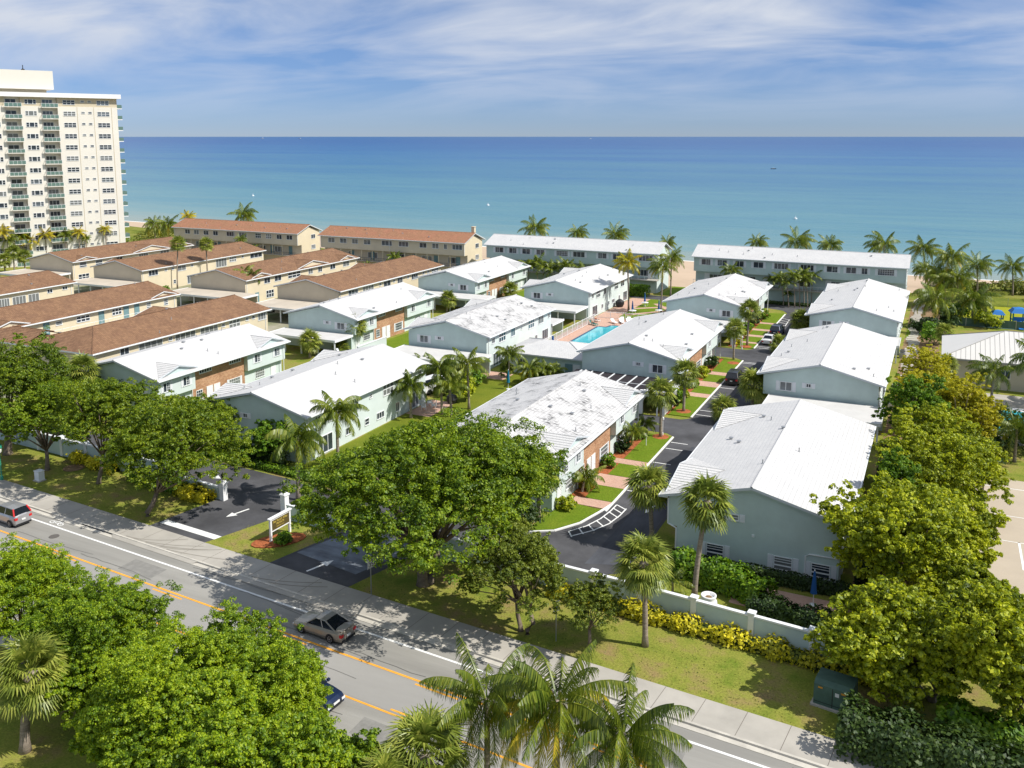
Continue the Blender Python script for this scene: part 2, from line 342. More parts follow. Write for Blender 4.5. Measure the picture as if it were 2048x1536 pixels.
# storm drain slots
m_drain = m_dark
for x0, x1 in ((-67.0, -61.6), (-46.0, -43.2)):
    b = MB(); b.poly([(*rp(x0, 1.405), .034), (*rp(x1, 1.405), .034), (*rp(x1, 1.405), .12), (*rp(x0, 1.405), .12)]); b.build('storm_drain', m_drain, None, label='dark kerb inlet slot beside the pavement left of the %s entrance drive' % ('first' if x0 < -60 else 'second'), cat='drain')
m_tm = mat('tyre_mark', (.27,.25,.215), .9, .1); b = MB()
for i, (x0, x1, v0, v1, bend) in enumerate(((-60.5,-54.0,1.7,3.6,.9),(-59.0,-53.2,1.7,3.3,.7),(-57.2,-52.2,1.8,3.9,.6),(-56.4,-50.2,1.7,2.9,.5),(-61.5,-56.2,1.7,3.9,1.0),(-46.8,-41.2,1.75,3.7,.6),(-45.0,-40.4,1.75,3.4,.5))):
    pts = [rp(x0+(x1-x0)*t_, v0+(v1-v0)*(t_**(1+bend))) for t_ in np.linspace(0, 1, 9)]
    for p, q in zip(pts, pts[1:]):
        d = Vector((q[0]-p[0], q[1]-p[1])); n = Vector((-d.y, d.x)).normalized()*.055; z_ = .1462+.0003*i; b.poly([(p[0]-n.x, p[1]-n.y, z_), (q[0]-n.x, q[1]-n.y, z_), (q[0]+n.x, q[1]+n.y, z_), (p[0]+n.x, p[1]+n.y, z_)])
b.build('tyre_marks', m_tm, None, kind='structure')
b = MB(); rr = random.Random(3)
for i in range(16):
    x = rr.uniform(-95, -2); v = rr.choice((-1.5, -4.6, -8.0, -.2, .7, -2.2)); 
    for k in range(9):
        x2, v2 = x+rr.uniform(.7, 1.3), v+rr.uniform(-.13, .13); p, q = rp(x, v), rp(x2, v2); d = Vector((q[0]-p[0], q[1]-p[1])); n = Vector((-d.y, d.x)).normalized()*.022; z_ = .0235+.0004*i
        b.poly([(p[0]-n.x, p[1]-n.y, z_), (q[0]-n.x, q[1]-n.y, z_), (q[0]+n.x, q[1]+n.y, z_), (p[0]+n.x, p[1]+n.y, z_)]); x, v = x2, v2
b.build('sealed_cracks', mat('crack_sealer', (.15,.145,.135), .8, .2), None, kind='structure')
for x0, x1, v0, v1 in ((-57.5,-53.8,-2.4,-.6),(-29.0,-25.8,-9.0,-7.4),(-14.5,-11.0,-2.6,-1.0)): sheet('road_patch', strip(v0, v1, x0, x1), .0175, mat('asphalt_patch', (.235,.228,.21), .85, .2, var=.12, vscale=2))
# private asphalt
P = [(-61.6,55.1),(-54.7,54.5),(-52.6,61.0),(-51.7,61.9),(-45.4,61.5),(-47.3,53.85),(-39.2,53.2),(-37.3,60.6),(-36.8,62.0),(-24,62.4),(-21.2,64.3),(-20.6,68),(-20.6,188.6),(-62,188.6),(-62,183.8),(-30,183.8),(-27.2,182.5),(-26,180),(-26,146.9),(-27,145.6),(-44,145.4),(-44,139.0),(-27.5,139.3),(-26,138),(-26,106.3),(-27,105.2),(-46,105.2),(-46,99.4),(-27.2,99.4),(-26,98.4),(-26,78),(-26.4,75),(-27.2,71.8),(-28.7,69.3),(-31,67.9),(-45,68.2),(-58,69.3),(-70,70.2),(-118,73),(-118,68.2),(-72,65.0),(-62,63.5),(-60.2,62.9)]
sheet('driveway', P, .008, m_asph)
sheet('driveway_seal', [(-24.2,64.8),(-20.9,66),(-20.9,96),(-23.4,96),(-23.4,80),(-23.9,74)], .012, m_seal)
sheet('driveway_seal', [(-23.4,107),(-20.9,107),(-20.9,137),(-23.4,137)], .012, m_seal)
sheet('driveway_seal', [(-46.4,56.5),(-39.8,55.4),(-38.0,61.5),(-42,62.5),(-45.0,61.0)], .012, mat('grey_sealcoat', (.22,.25,.29), .8, .2, col2=(.07,.075,.09), vscale=.5, stretch=(.4, 1, 1)))
b = MB()
for y in (94.3, 96.5, 107.9, 109.9, 115.9, 116.9, 121.4, 136.5, 138.0-.8, 146.9+.8, 148.7, 153.5, 80.9, 84.9, 89.5):
    b.poly([(-25.9, y, .013), (-24.0, y, .013), (-24.0, y+.14, .013), (-25.9, y+.14, .013)])
b.build('parking_line', m_line, None, kind='structure')
# hatched corner
b = MB(); arc = [(-27.6,69.9),(-26.6,71.6),(-26.0,73.6),(-25.75,75.6),(-25.7,77.2)]; arc2 = [(-27.0,69.2),(-25.8,70.9),(-24.95,72.9),(-24.65,75.0),(-24.6,76.7)]
def ln(p, q, w=.13, z=.0135):
    d = Vector((q[0]-p[0], q[1]-p[1])); n = Vector((-d.y, d.x)).normalized()*w/2; b.poly([(p[0]-n.x, p[1]-n.y, z), (q[0]-n.x, q[1]-n.y, z), (q[0]+n.x, q[1]+n.y, z), (p[0]+n.x, p[1]+n.y, z)])
for A in (arc, arc2):
    for p, q in zip(A, A[1:]): ln(p, q, z=.0135 if A is arc else .0137)
for t_ in np.linspace(0, 3.999, 8): i = int(t_); f = t_-i; L1 = lambda A: (A[i][0]*(1-f)+A[i+1][0]*f, A[i][1]*(1-f)+A[i+1][1]*f); p, q = L1(arc), L1(arc2); ln((p[0], p[1]), (q[0]+.05, q[1]-.25), z=.0133+.0001*t_*0)
for y in (168.5, 170.5, 172.5, 174.5): ln((-26, y), (-24.4, y-1), z=.0133)
ln((-24.4,167.5),(-24.6,173.6), z=.0136)
b.build('hatched_marking', m_line, None, kind='structure')
def arrow(x, y, rot, L=2.2, W_=.9):
    b = MB(); c, s = math.cos(rot), math.sin(rot)
    pt = [(-L/2, -.10), (L*.12, -.10), (L*.12, -W_/2), (L/2, 0), (L*.12, W_/2), (L*.12, .10), (-L/2, .10)]
    b.poly([(x+p*c-q*s, y+p*s+q*c, .0145) for p, q in pt]); b.build('arrow_marking', m_line, None, kind='structure')
arrow(-65.0, 66.6, R(-8), 2.4, .9); arrow(-56.4, 60.6, R(-106), 2.4, .9); arrow(-43.2, 54.9+.5, R(72), 2.6, .9); arrow(-22.6, 77.5, R(-100), 2.0, .8); arrow(-22.4, 112, R(-96), 2.2, .9)
sheet('stop_bar', [(-61.2, 56.0), (-54.35, 55.45), (-54.15, 56.15), (-61.05, 56.75)], .0145, m_line)
# bike symbol beside the road
b = MB(); 
def rr_(u, v, z=.022): x_, y_ = rp(-69.4+u, .62+v); return (x_, y_, z)
for cu in (-.55, .55):
    for k in range(12):
        a0, a1 = 2*math.pi*k/12, 2*math.pi*(k+1)/12
        b.poly([rr_(cu+.34*math.cos(a0), -.1+.24*math.sin(a0)), rr_(cu+.34*math.cos(a1), -.1+.24*math.sin(a1)), rr_(cu+.24*math.cos(a1), -.1+.16*math.sin(a1)), rr_(cu+.24*math.cos(a0), -.1+.16*math.sin(a0))])
for (u0, v0), (u1, v1) in (((-.55, -.1), (-.1, .22)), ((-.1, .22), (.45, .2)), ((-.55, -.1), (.1, -.1)), ((.1, -.1), (.45, .22)), ((.55, -.1), (.42, .3))):
    d = Vector((u1-u0, v1-v0)); n = Vector((-d.y, d.x)).normalized()*.045; b.poly([rr_(u0-n.x, v0-n.y), rr_(u1-n.x, v1-n.y), rr_(u1+n.x, v1+n.y), rr_(u0+n.x, v0+n.y)])
b.f = [f[::-1] if False else f for f in b.f]; b.build('bicycle_marking', m_line, None, kind='structure')
b = MB().lathe([(.42, .0), (.42, .022), (.33, .022), (.33, .018)], 20); b.build('manhole_cover', mat('cast_iron', (.12,.11,.10), .7, .3), None, loc=(-67.2, 50.0, .013), label='round dark manhole cover in the road lane below the silver hatchback', cat='manhole cover')
MB().lathe([(1.05, 0), (1.05, .05), (.2, .06)], 20).build('sewer_lid', m_dirt, None, loc=(-79.7, 62.2, 0), label='round worn sewer lid set in the left lawn by the shrubs', cat='sewer lid')
# lawns, kerbs and walks along the driveway
def rect(x0, x1, y0, y1): return [(x0, y0), (x1, y0), (x1, y1), (x0, y1)]
def lawn(pts): return slab('lawn', pts, -.02, .10, m_lawn, kind='structure')
L1_ = [(-31.0,68.2),(-28.9,69.5),(-27.5,71.9),(-26.75,75.0),(-26.6,75.3),(-28.9,75.6),(-30.2,75.6)]
lawn(L1_)
spans = [(77.4,80.9),(84.0,87.5),(89.0,98.2),(106.4,115.4),(117.3,120.9),(123.6,127.6),(129.4,137.9),(146.8,150.2),(151.4,155.6),(157.2,161.0),(162.6,167.4),(168.8,178.5)]
for a, c in spans: lawn(rect(-28.95, -26.22, a, c))
for a, c in [(75.65,77.35),(80.95,83.95),(87.55,88.95),(115.45,117.25),(120.95,123.55),(127.65,129.35),(150.25,151.35),(155.65,157.15),(161.05,162.55),(167.45,168.75)]:
    slab('paved_walk', rect(-29.85, -26.22, a, c), -.02, .09, m_paver, kind='structure')
for a, c in ((75.2,98.2),(106.4,137.9),(146.8,178.5)): slab('driveway_kerb', rect(-26.2, -26.02, a, c), -.02, .13, m_line, kind='structure')
b = MB(); kk = [(-31.0,68.0),(-28.75,69.35),(-27.3,71.8),(-26.5,75.0),(-26.1,77)]
for p, q in zip(kk, kk[1:]):
    d = Vector((q[0]-p[0], q[1]-p[1])); n = Vector((-d.y, d.x)).normalized()*.09; b.prism([(p[0]-n.x, p[1]-n.y), (q[0]-n.x, q[1]-n.y), (q[0]+n.x, q[1]+n.y), (p[0]+n.x, p[1]+n.y)], -.02, .128)
b.build('driveway_kerb', m_line, None, kind='structure')
for a, c in ((72.5,75.5),(77.4,80.9),(84,87.5),(89,98),(106.5,115.3),(117.3,120.9),(123.6,127.6),(129.4,137.8),(146.8,150.2),(151.4,155.6),(157.2,161),(162.6,167.4),(168.8,178)): slab('planting_bed', rect(-30.35, -29.0, a, c), -.02, .085, m_mulch, kind='structure')
sheet('court_lawn', [(-58.5,70.8),(-44,69.6),(-44,116),(-58.5,116)], .006, grassmat('court_grass', (.10,.14,.012), (.14,.17,.016), (.17,.19,.02), .2))
sheet('patio', [(-58.6,93),(-55.2,93),(-55.2,99.6),(-58.6,99.6)], .010, m_paver)
sheet('patio', rect(-58.6, -54.5, 112.2, 116.0), .010, m_paver)
sheet('courtyard', rect(-83.4, -72.3, 74, 190), .006, m_lawn)
sheet('side_court', rect(-83.4, -72.2, 103.0, 113.0), .010, m_asph)
sheet('pool_deck', [(-58.6,126.5),(-44.2,126.5),(-44.2,160.5),(-52.5,160.5),(-54.5,163),(-54.5,183.6),(-58.6,183.6)], .010, m_paver)
sheet('pool_lawn', [(-54.4,163),(-52.4,160.7),(-44,160.7),(-44,183.6),(-54.4,183.6)], .010, m_lawn)
b = MB()
for p, q in (((-53.8,165),(-45,176)),((-52,179),(-45,170)),((-54.4,172),(-49,176.4))):
    d = Vector((q[0]-p[0], q[1]-p[1])); n = Vector((-d.y, d.x)).normalized()*.55; b.poly([(p[0]-n.x, p[1]-n.y, .016+.003*len(b.f)), (p[0]+n.x, p[1]+n.y, .016+.003*len(b.f)), (q[0]+n.x, q[1]+n.y, .016+.003*len(b.f)), (q[0]-n.x, q[1]-n.y, .016+.003*len(b.f))][::-1])
b.build('garden_path', m_paver, None, kind='structure')
pool = [(-54.7,134.5),(-54.8,152.3),(-53.2,152.3),(-52.9,154.2),(-47.0,154.2),(-47.0,134.5)]
pl = thing('swimming_pool', 'turquoise swimming pool with stepped far edge in a pink paved deck', 'swimming pool', (-51, 144, 0))
MB().prism([(x+51, y-144) for x, y in pool], .03, .05).build('water', m_pool, pl)
b = MB(); q = pool
for i in range(len(q)):
    p0, p1 = Vector((q[i][0]+51, q[i][1]-144)), Vector((q[(i+1)%len(q)][0]+51, q[(i+1)%len(q)][1]-144)); d = (p1-p0).normalized(); n = Vector((-d.y, d.x))
    b.prism([tuple(p0+n*.0-d*.0), tuple(p1), tuple(p1+n*.35+d*.0), tuple(p0+n*.35)], .02, .075+.002*i)
b.build('coping', mat('pool_edge_tile', (.05,.09,.16), .5, .3), pl)
# brown estate ground
sheet('estate_court', rect(-197, -101.3, 76, 190), .004, mat('courtyard_paving', (.40,.36,.29), .85, .2, col2=(.10,.14,.03), vscale=.09))
sheet('side_yard', rect(-4.4, 1.0, 62, 200), .006, m_dirt)
b = MB()
for i in range(46): y = 138+i*1.55; b.box(-3.9+.3*math.sin(i), -2.2+.3*math.sin(i*1.3), y, y+1.25, -.02, .05)
b.build('stepping_path', m_conc, None, kind='structure')
sheet('side_lawn', rect(-4.35, -2.9, 166, 179), .012, m_lawn)
sheet('pool_terrace', rect(5.6, 40, 112, 134), .010, m_conc)
p2 = thing('neighbour_pool', 'turquoise pool beyond the hedge at the right edge', 'swimming pool', (14, 121, 0))
MB().prism([(-6.4, -4.2), (10, -4.2), (10, 5.2), (-5.6, 5.2)], .02, .05).build('water', m_pool, p2)
b = MB(); [b.box(-6+i*.0, 10, 5.3+i*.35, 5.6+i*.35, .0, .06+.05*i) for i in range(3)]; b.build('pool_steps', m_white, p2)
sheet('tennis_court', rect(4.2, 40, 66, 100), .010, mat('court_surface', (.47,.40,.31), .85, .2, var=.05, vscale=.2))
b = MB()
for (x0, x1, y0, y1) in ((4.5, 20, 97.3, 97.42), (4.5, 20, 89.9, 90.0), (4.5, 20, 84.0, 84.1), (7.6, 7.78, 78.6, 84.1)): b.poly([(x0, y0, .015), (x1, y0, .015), (x1, y1, .015), (x0, y1, .015)])
b.build('court_line', m_line, None, kind='structure')
sheet('playground_lawn', rect(1.2, 60, 187, 206), .010, m_lawny)
sheet('playground_surface', rect(1.2, 60, 181.5, 187), .012, mat('rubber_green', (.10,.17,.14), .8, .2))
# beach and dunes
sheet('beach', [(-9000,700),(-2000,350),(-300,250),(-215,226),(-150,206),(-60,203),(-60,202),(-47,202),(-47,215),(300,222),(9000,222),(9000,241.2),(60,241.2),(-60,245.2),(-300,266.2),(-2000,380.2),(-9000,900.2)], .02, m_sand)
sheet('dunes', [(-4.2,205),(60,207),(300,210),(300,238),(40,237),(14,238),(2,234),(-3,222)], .045, m_dune)
sheet('dunes', [(-330,262),(-260,247),(-215,236),(-170,226),(-152,214),(-158,206),(-200,206),(-330,230)], .045, m_dune)
sheet('beach_access', rect(-54.4, -48.0, 190, 203), .012, m_lawn)
sheet('surf_line', [(-2000,381),(-300,266.6),(-60,245.4),(60,241.4),(9000,241.4),(9000,242.4),(60,242.3),(-60,246.6),(-300,267.9),(-2000,382.6)], -.03, m_line)
# sea
m = bpy.data.materials.new('sea_water'); m.use_nodes = True; nt = m.node_tree; LK = nt.links; p = nt.nodes['Principled BSDF']
g = nt.nodes.new('ShaderNodeNewGeometry'); s_ = nt.nodes.new('ShaderNodeSeparateXYZ'); LK.new(g.outputs['Position'], s_.inputs[0])
def mm(op, a, c=None):
    n = nt.nodes.new('ShaderNodeMath'); n.operation = op
    for i, v in enumerate((a, c)):
        if v is None: continue
        if isinstance(v, (int, float)): n.inputs[i].default_value = v
        else: LK.new(v, n.inputs[i])
    return n.outputs[0]
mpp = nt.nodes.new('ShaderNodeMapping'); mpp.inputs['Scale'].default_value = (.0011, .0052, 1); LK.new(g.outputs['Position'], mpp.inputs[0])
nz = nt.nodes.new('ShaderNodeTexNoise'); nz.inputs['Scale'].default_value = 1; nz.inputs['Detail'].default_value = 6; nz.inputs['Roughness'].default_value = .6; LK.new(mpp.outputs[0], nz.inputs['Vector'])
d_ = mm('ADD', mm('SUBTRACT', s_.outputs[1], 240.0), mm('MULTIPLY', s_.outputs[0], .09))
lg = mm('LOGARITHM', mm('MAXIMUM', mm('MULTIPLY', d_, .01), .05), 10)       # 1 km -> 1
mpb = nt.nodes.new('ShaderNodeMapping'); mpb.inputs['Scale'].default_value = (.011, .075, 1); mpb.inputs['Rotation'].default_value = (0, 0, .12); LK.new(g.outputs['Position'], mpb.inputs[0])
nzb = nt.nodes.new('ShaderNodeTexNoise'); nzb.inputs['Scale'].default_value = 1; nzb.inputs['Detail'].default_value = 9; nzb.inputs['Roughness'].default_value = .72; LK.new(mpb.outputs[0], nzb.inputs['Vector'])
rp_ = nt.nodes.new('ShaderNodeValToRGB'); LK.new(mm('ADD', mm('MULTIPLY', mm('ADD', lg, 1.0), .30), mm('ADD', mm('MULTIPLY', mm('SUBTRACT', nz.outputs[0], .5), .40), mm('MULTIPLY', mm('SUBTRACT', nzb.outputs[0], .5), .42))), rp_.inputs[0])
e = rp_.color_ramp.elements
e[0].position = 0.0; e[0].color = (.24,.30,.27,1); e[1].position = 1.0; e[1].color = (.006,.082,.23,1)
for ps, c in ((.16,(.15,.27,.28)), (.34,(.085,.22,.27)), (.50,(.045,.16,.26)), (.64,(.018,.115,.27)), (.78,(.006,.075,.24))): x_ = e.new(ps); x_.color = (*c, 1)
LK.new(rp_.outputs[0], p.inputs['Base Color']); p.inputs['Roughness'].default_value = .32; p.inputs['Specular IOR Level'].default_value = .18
w1 = nt.nodes.new('ShaderNodeTexNoise'); w1.inputs['Scale'].default_value = 1; w1.inputs['Detail'].default_value = 8; w1.inputs['Roughness'].default_value = .65
mp2 = nt.nodes.new('ShaderNodeMapping'); mp2.inputs['Scale'].default_value = (.07, .22, 1); LK.new(g.outputs['Position'], mp2.inputs[0]); LK.new(mp2.outputs[0], w1.inputs['Vector'])
bp = nt.nodes.new('ShaderNodeBump'); bp.inputs['Strength'].default_value = .7; bp.inputs['Distance'].default_value = 1.0; LK.new(w1.outputs[0], bp.inputs['Height']); LK.new(bp.outputs[0], p.inputs['Normal'])
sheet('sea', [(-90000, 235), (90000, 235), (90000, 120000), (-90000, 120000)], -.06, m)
# ---------------- windows and doors (meshes shared between copies) ----------------
_w = {}
def wmesh(kind, w, h, trim):
    k = (kind, round(w, 2), round(h, 2), trim.name)
    if k in _w: return _w[k]
    f = MB(); t = .07; d = .05
    f.box(-w/2, w/2, -d, 0, h/2-t, h/2).box(-w/2, w/2, -d-.05, 0, -h/2, -h/2+t+.02)
    f.box(-w/2, -w/2+t, -d, 0, -h/2+t+.02, h/2-t).box(w/2-t, w/2, -d, 0, -h/2+t+.02, h/2-t)
    b = .045
    def vb(x, bb=b, z0=-h/2+t+.02, z1=h/2-t): f.box(x-bb/2, x+bb/2, -d+.008, -.012, z0, z1)
    def hb(z, x0=-w/2+t, x1=w/2-t, bb=b): f.box(x0, x1, -d+.012, -.012, z-bb/2, z+bb/2)
    if kind == 'slider': vb(0, .07)
    elif kind == 'gridleft': vb(0, .08); vb(-w/4, .03); [hb(-h/2+h*q, -w/2+t, -.04, .03) for q in (.3, .52, .75)]
    elif kind == 'gridright': vb(0, .08); vb(w/4, .03); [hb(-h/2+h*q, .04, w/2-t, .03) for q in (.3, .52, .75)]
    elif kind == 'grid':
        n = max(2, round(w/.42)); [vb(-w/2+w*i/n, .035) for i in range(1, n)]; [hb(-h/2+h*q, bb=.035) for q in (.36, .68)]
    elif kind == 'jalousie': [hb(-h/2+h*q) for q in (.62, .80)]; hb(-h/2+h*.36, bb=.11)
    elif kind == 'triple': [vb(-w/2+w*q, .10) for q in (1/3, 2/3)]; hb(h*.02, bb=.10)
    elif kind == 'panes3': [vb(-w/2+w*q, .07) for q in (1/3, 2/3)]
    elif kind == 'panes4': [vb(-w/2+w*q, .07) for q in (.25, .5, .75)]
    elif kind == 'panes5': [vb(-w/2+w*q, .06) for q in (.2, .4, .6, .8)]
    elif kind == 'small': hb(0)
    elif kind == 'smallv': vb(0)
    elif kind == 'side3': vb(-w*.22, .14); vb(w*.22, .14); hb(0, -w/2+t, -w*.22); hb(0, w*.22, w/2-t)
    g = MB(); g.box(-w/2+.03, w/2-.03, -.012, .0, -h/2+.03, h/2-.03)
    _w[k] = (f.mesh('window', trim), g.mesh('pane', [m_glass]))
    return _w[k]
_g2 = {}
def window(par, kind, w, h, x, y, z, rot=0, shut=0, trim=None, glass=None):
    trim = trim or m_trim; fm, gm = wmesh(kind, w, h, trim)
    _q = random.random()
    if not glass and _q < .38: glass = m_glassb if _q < .16 else m_glass2
    if glass:
        kk = (gm.name, glass.name)
        if kk not in _g2: g = gm.copy(); g.materials[0] = glass; _g2[kk] = g
        gm = _g2[kk]
    o = obj('window', fm, par, (x, y, z), rot); obj('pane', gm, o)
    if shut:
        k = ('sh', round(h, 2), shut)
        if k not in _w:
            b = MB(); b.box(-shut/2, shut/2, -.04, 0, -h/2-.04, h/2+.04)
            for s in (-1, 1): b.box(s*shut/2-.02*s-.02, s*shut/2-.02*s+.02, -.055, -.04, -h/2-.04, h/2+.04)
            n = 9
            for i in range(n): zz_ = -h/2+h*(i+.5)/n; b.box(-shut/2+.05, shut/2-.05, -.05, -.04, zz_-.025, zz_+.02)
            _w[k] = b.mesh('shutter', m_shut)
        for s in (-1, 1): obj('shutter', _w[k], o, (s*(w/2+shut/2+.04), 0, 0))
    return o
def door(par, x, y, z0, w=.95, h=2.05, rot=0, m=None):
    m = m or m_trim; k = ('door', w, h, m.name)
    if k not in _w:
        b = MB(); b.box(-w/2, w/2, -.05, 0, 0, h); b.box(-w/2-.08, -w/2, -.07, 0, 0, h+.08).box(w/2, w/2+.08, -.07, 0, 0, h+.08).box(-w/2, w/2, -.07, 0, h, h+.08)
        for q in (.12, .56): b.box(-w*.33, w*.33, -.062, -.05, h*q, h*(q+.34))
        _w[k] = b.mesh('door', m)
    o = obj('door', _w[k], par, (x, y, z0), rot)
    if 'knob' not in _w: _w['knob'] = MB().lathe([(.035, 0), (.04, .02), (.02, .05)], 8).mesh('handle', m_steel)
    obj('handle', _w['knob'], o, (w*.4, -.05, 1.0), (math.pi/2, 0, 0)); return o
def pipes(par, pts):
    k = 'vent'
    if k not in _w:
        _w[k] = MB().lathe([(.12, -.12), (.12, .02), (.05, .04), (.05, .30), (.07, .30), (.07, .35)], 8).mesh('vent_pipe', m_steel)
        _w['vent2'] = MB().box(-.13, .13, -.13, .13, -.15, .14).box(-.18, .18, -.18, .18, .14, .2).mesh('roof_vent', m_steel)
    for i, (x, y, z) in enumerate(pts): obj('vent_pipe' if i % 3 else 'roof_vent', _w[k if i % 3 else 'vent2'], par, (x, y, z))

def gable_roof(par, hw, L, ze, zr, mt, gabs=(), F=1, fasc=None, hip=0, y0=0.0, th=.22):
    """two slopes with a ridge along y; gabs = (y, halfwidth, height) cross gables on the F side; hip>0 hips the near end"""
    sl = (zr-ze)/hw; b = MB(); yn = y0
    yr = y0+hip
    for s in (-1, 1):
        b.poly([(s*hw, yn, ze), (0, yr, zr), (0, L, zr), (s*hw, L, ze)], 0, flip=(s > 0))
        b.poly([(s*hw, yn, ze-th), (0, yr, zr-th), (0, L, zr-th), (s*hw, L, ze-th)], 1, flip=(s < 0))
        b.poly([(s*hw, yn, ze-th), (s*hw, L, ze-th), (s*hw, L, ze), (s*hw, yn, ze)], 1, flip=(s < 0))
        b.poly([(s*hw, L, ze-th), (0, L, zr-th), (0, L, zr), (s*hw, L, ze)], 1, flip=(s < 0))
        if not hip: b.poly([(s*hw, yn, ze-th), (0, yn, zr-th), (0, yn, zr), (s*hw, yn, ze)], 1, flip=(s > 0))
    if hip:
        b.poly([(-hw, yn, ze), (hw, yn, ze), (0, yr, zr)], 0); b.poly([(-hw, yn, ze-th), (hw, yn, ze-th), (hw, yn, ze), (-hw, yn, ze)], 1)
    # ridge tiles
    n = int((L-yr)/.4); q = []
    b.tube([(0, yr, zr+.0), (0, L, zr+.0)], .09, 6, 0)
    if hip:
        for s in (-1, 1): b.tube([(s*hw, yn, ze+.02), (0, yr, zr)], .08, 6, 0)
    d0 = .35
    for gy, gw, gh in gabs:
        zt = ze+gh; dr = gh/sl; dy = gw*(1-d0*sl/gh)
        f0 = (F*(hw-d0), gy, zt+.03); f1 = (F*(hw-dr), gy, zt+.03)
        for s in (-1, 1):
            v = (F*(hw-d0), gy+s*dy, ze+d0*sl+.03)
            b.poly([f0, f1, v], 3, flip=(s*F > 0))
            b.poly([(f0[0], gy, zt-.1), (F*(hw-d0), gy+s*dy, ze+d0*sl-.1), v, f0], 1, flip=(s*F < 0))
            b.tube([f0, v], .035, 5, 1)
        xt = F*(hw-d0-.3); dyt = gw*(1-(d0+.3)*sl/gh)
        b.poly([(xt, gy-dyt, ze+(d0+.3)*sl), (xt, gy+dyt, ze+(d0+.3)*sl), (xt, gy, zt)], 2, flip=(F < 0))
        b.tube([f0, f1], .06, 5, 0)
    return b.build('roof', [mt, fasc or m_fascia, m_mint if mt is not m_terra else m_cream, m_tileg if mt is not m_terra else m_terra], par)

def gutters(par, hw, L, ze, cols, y0=0.0):
    g = MB()
    for s in (-1, 1): MB().box(s*hw+.003*s, s*(hw+.12), y0, L, ze-.16, ze-.02).build('gutter', m_trim, par)
    for s, y, xw in cols:
        d = MB(); d.tube([(s*hw, y, ze-.15), (s*xw+s*.06, y, ze-.5), (s*xw+s*.06, y, .05)], .055, 6); d.build('downspout', m_trim, par)

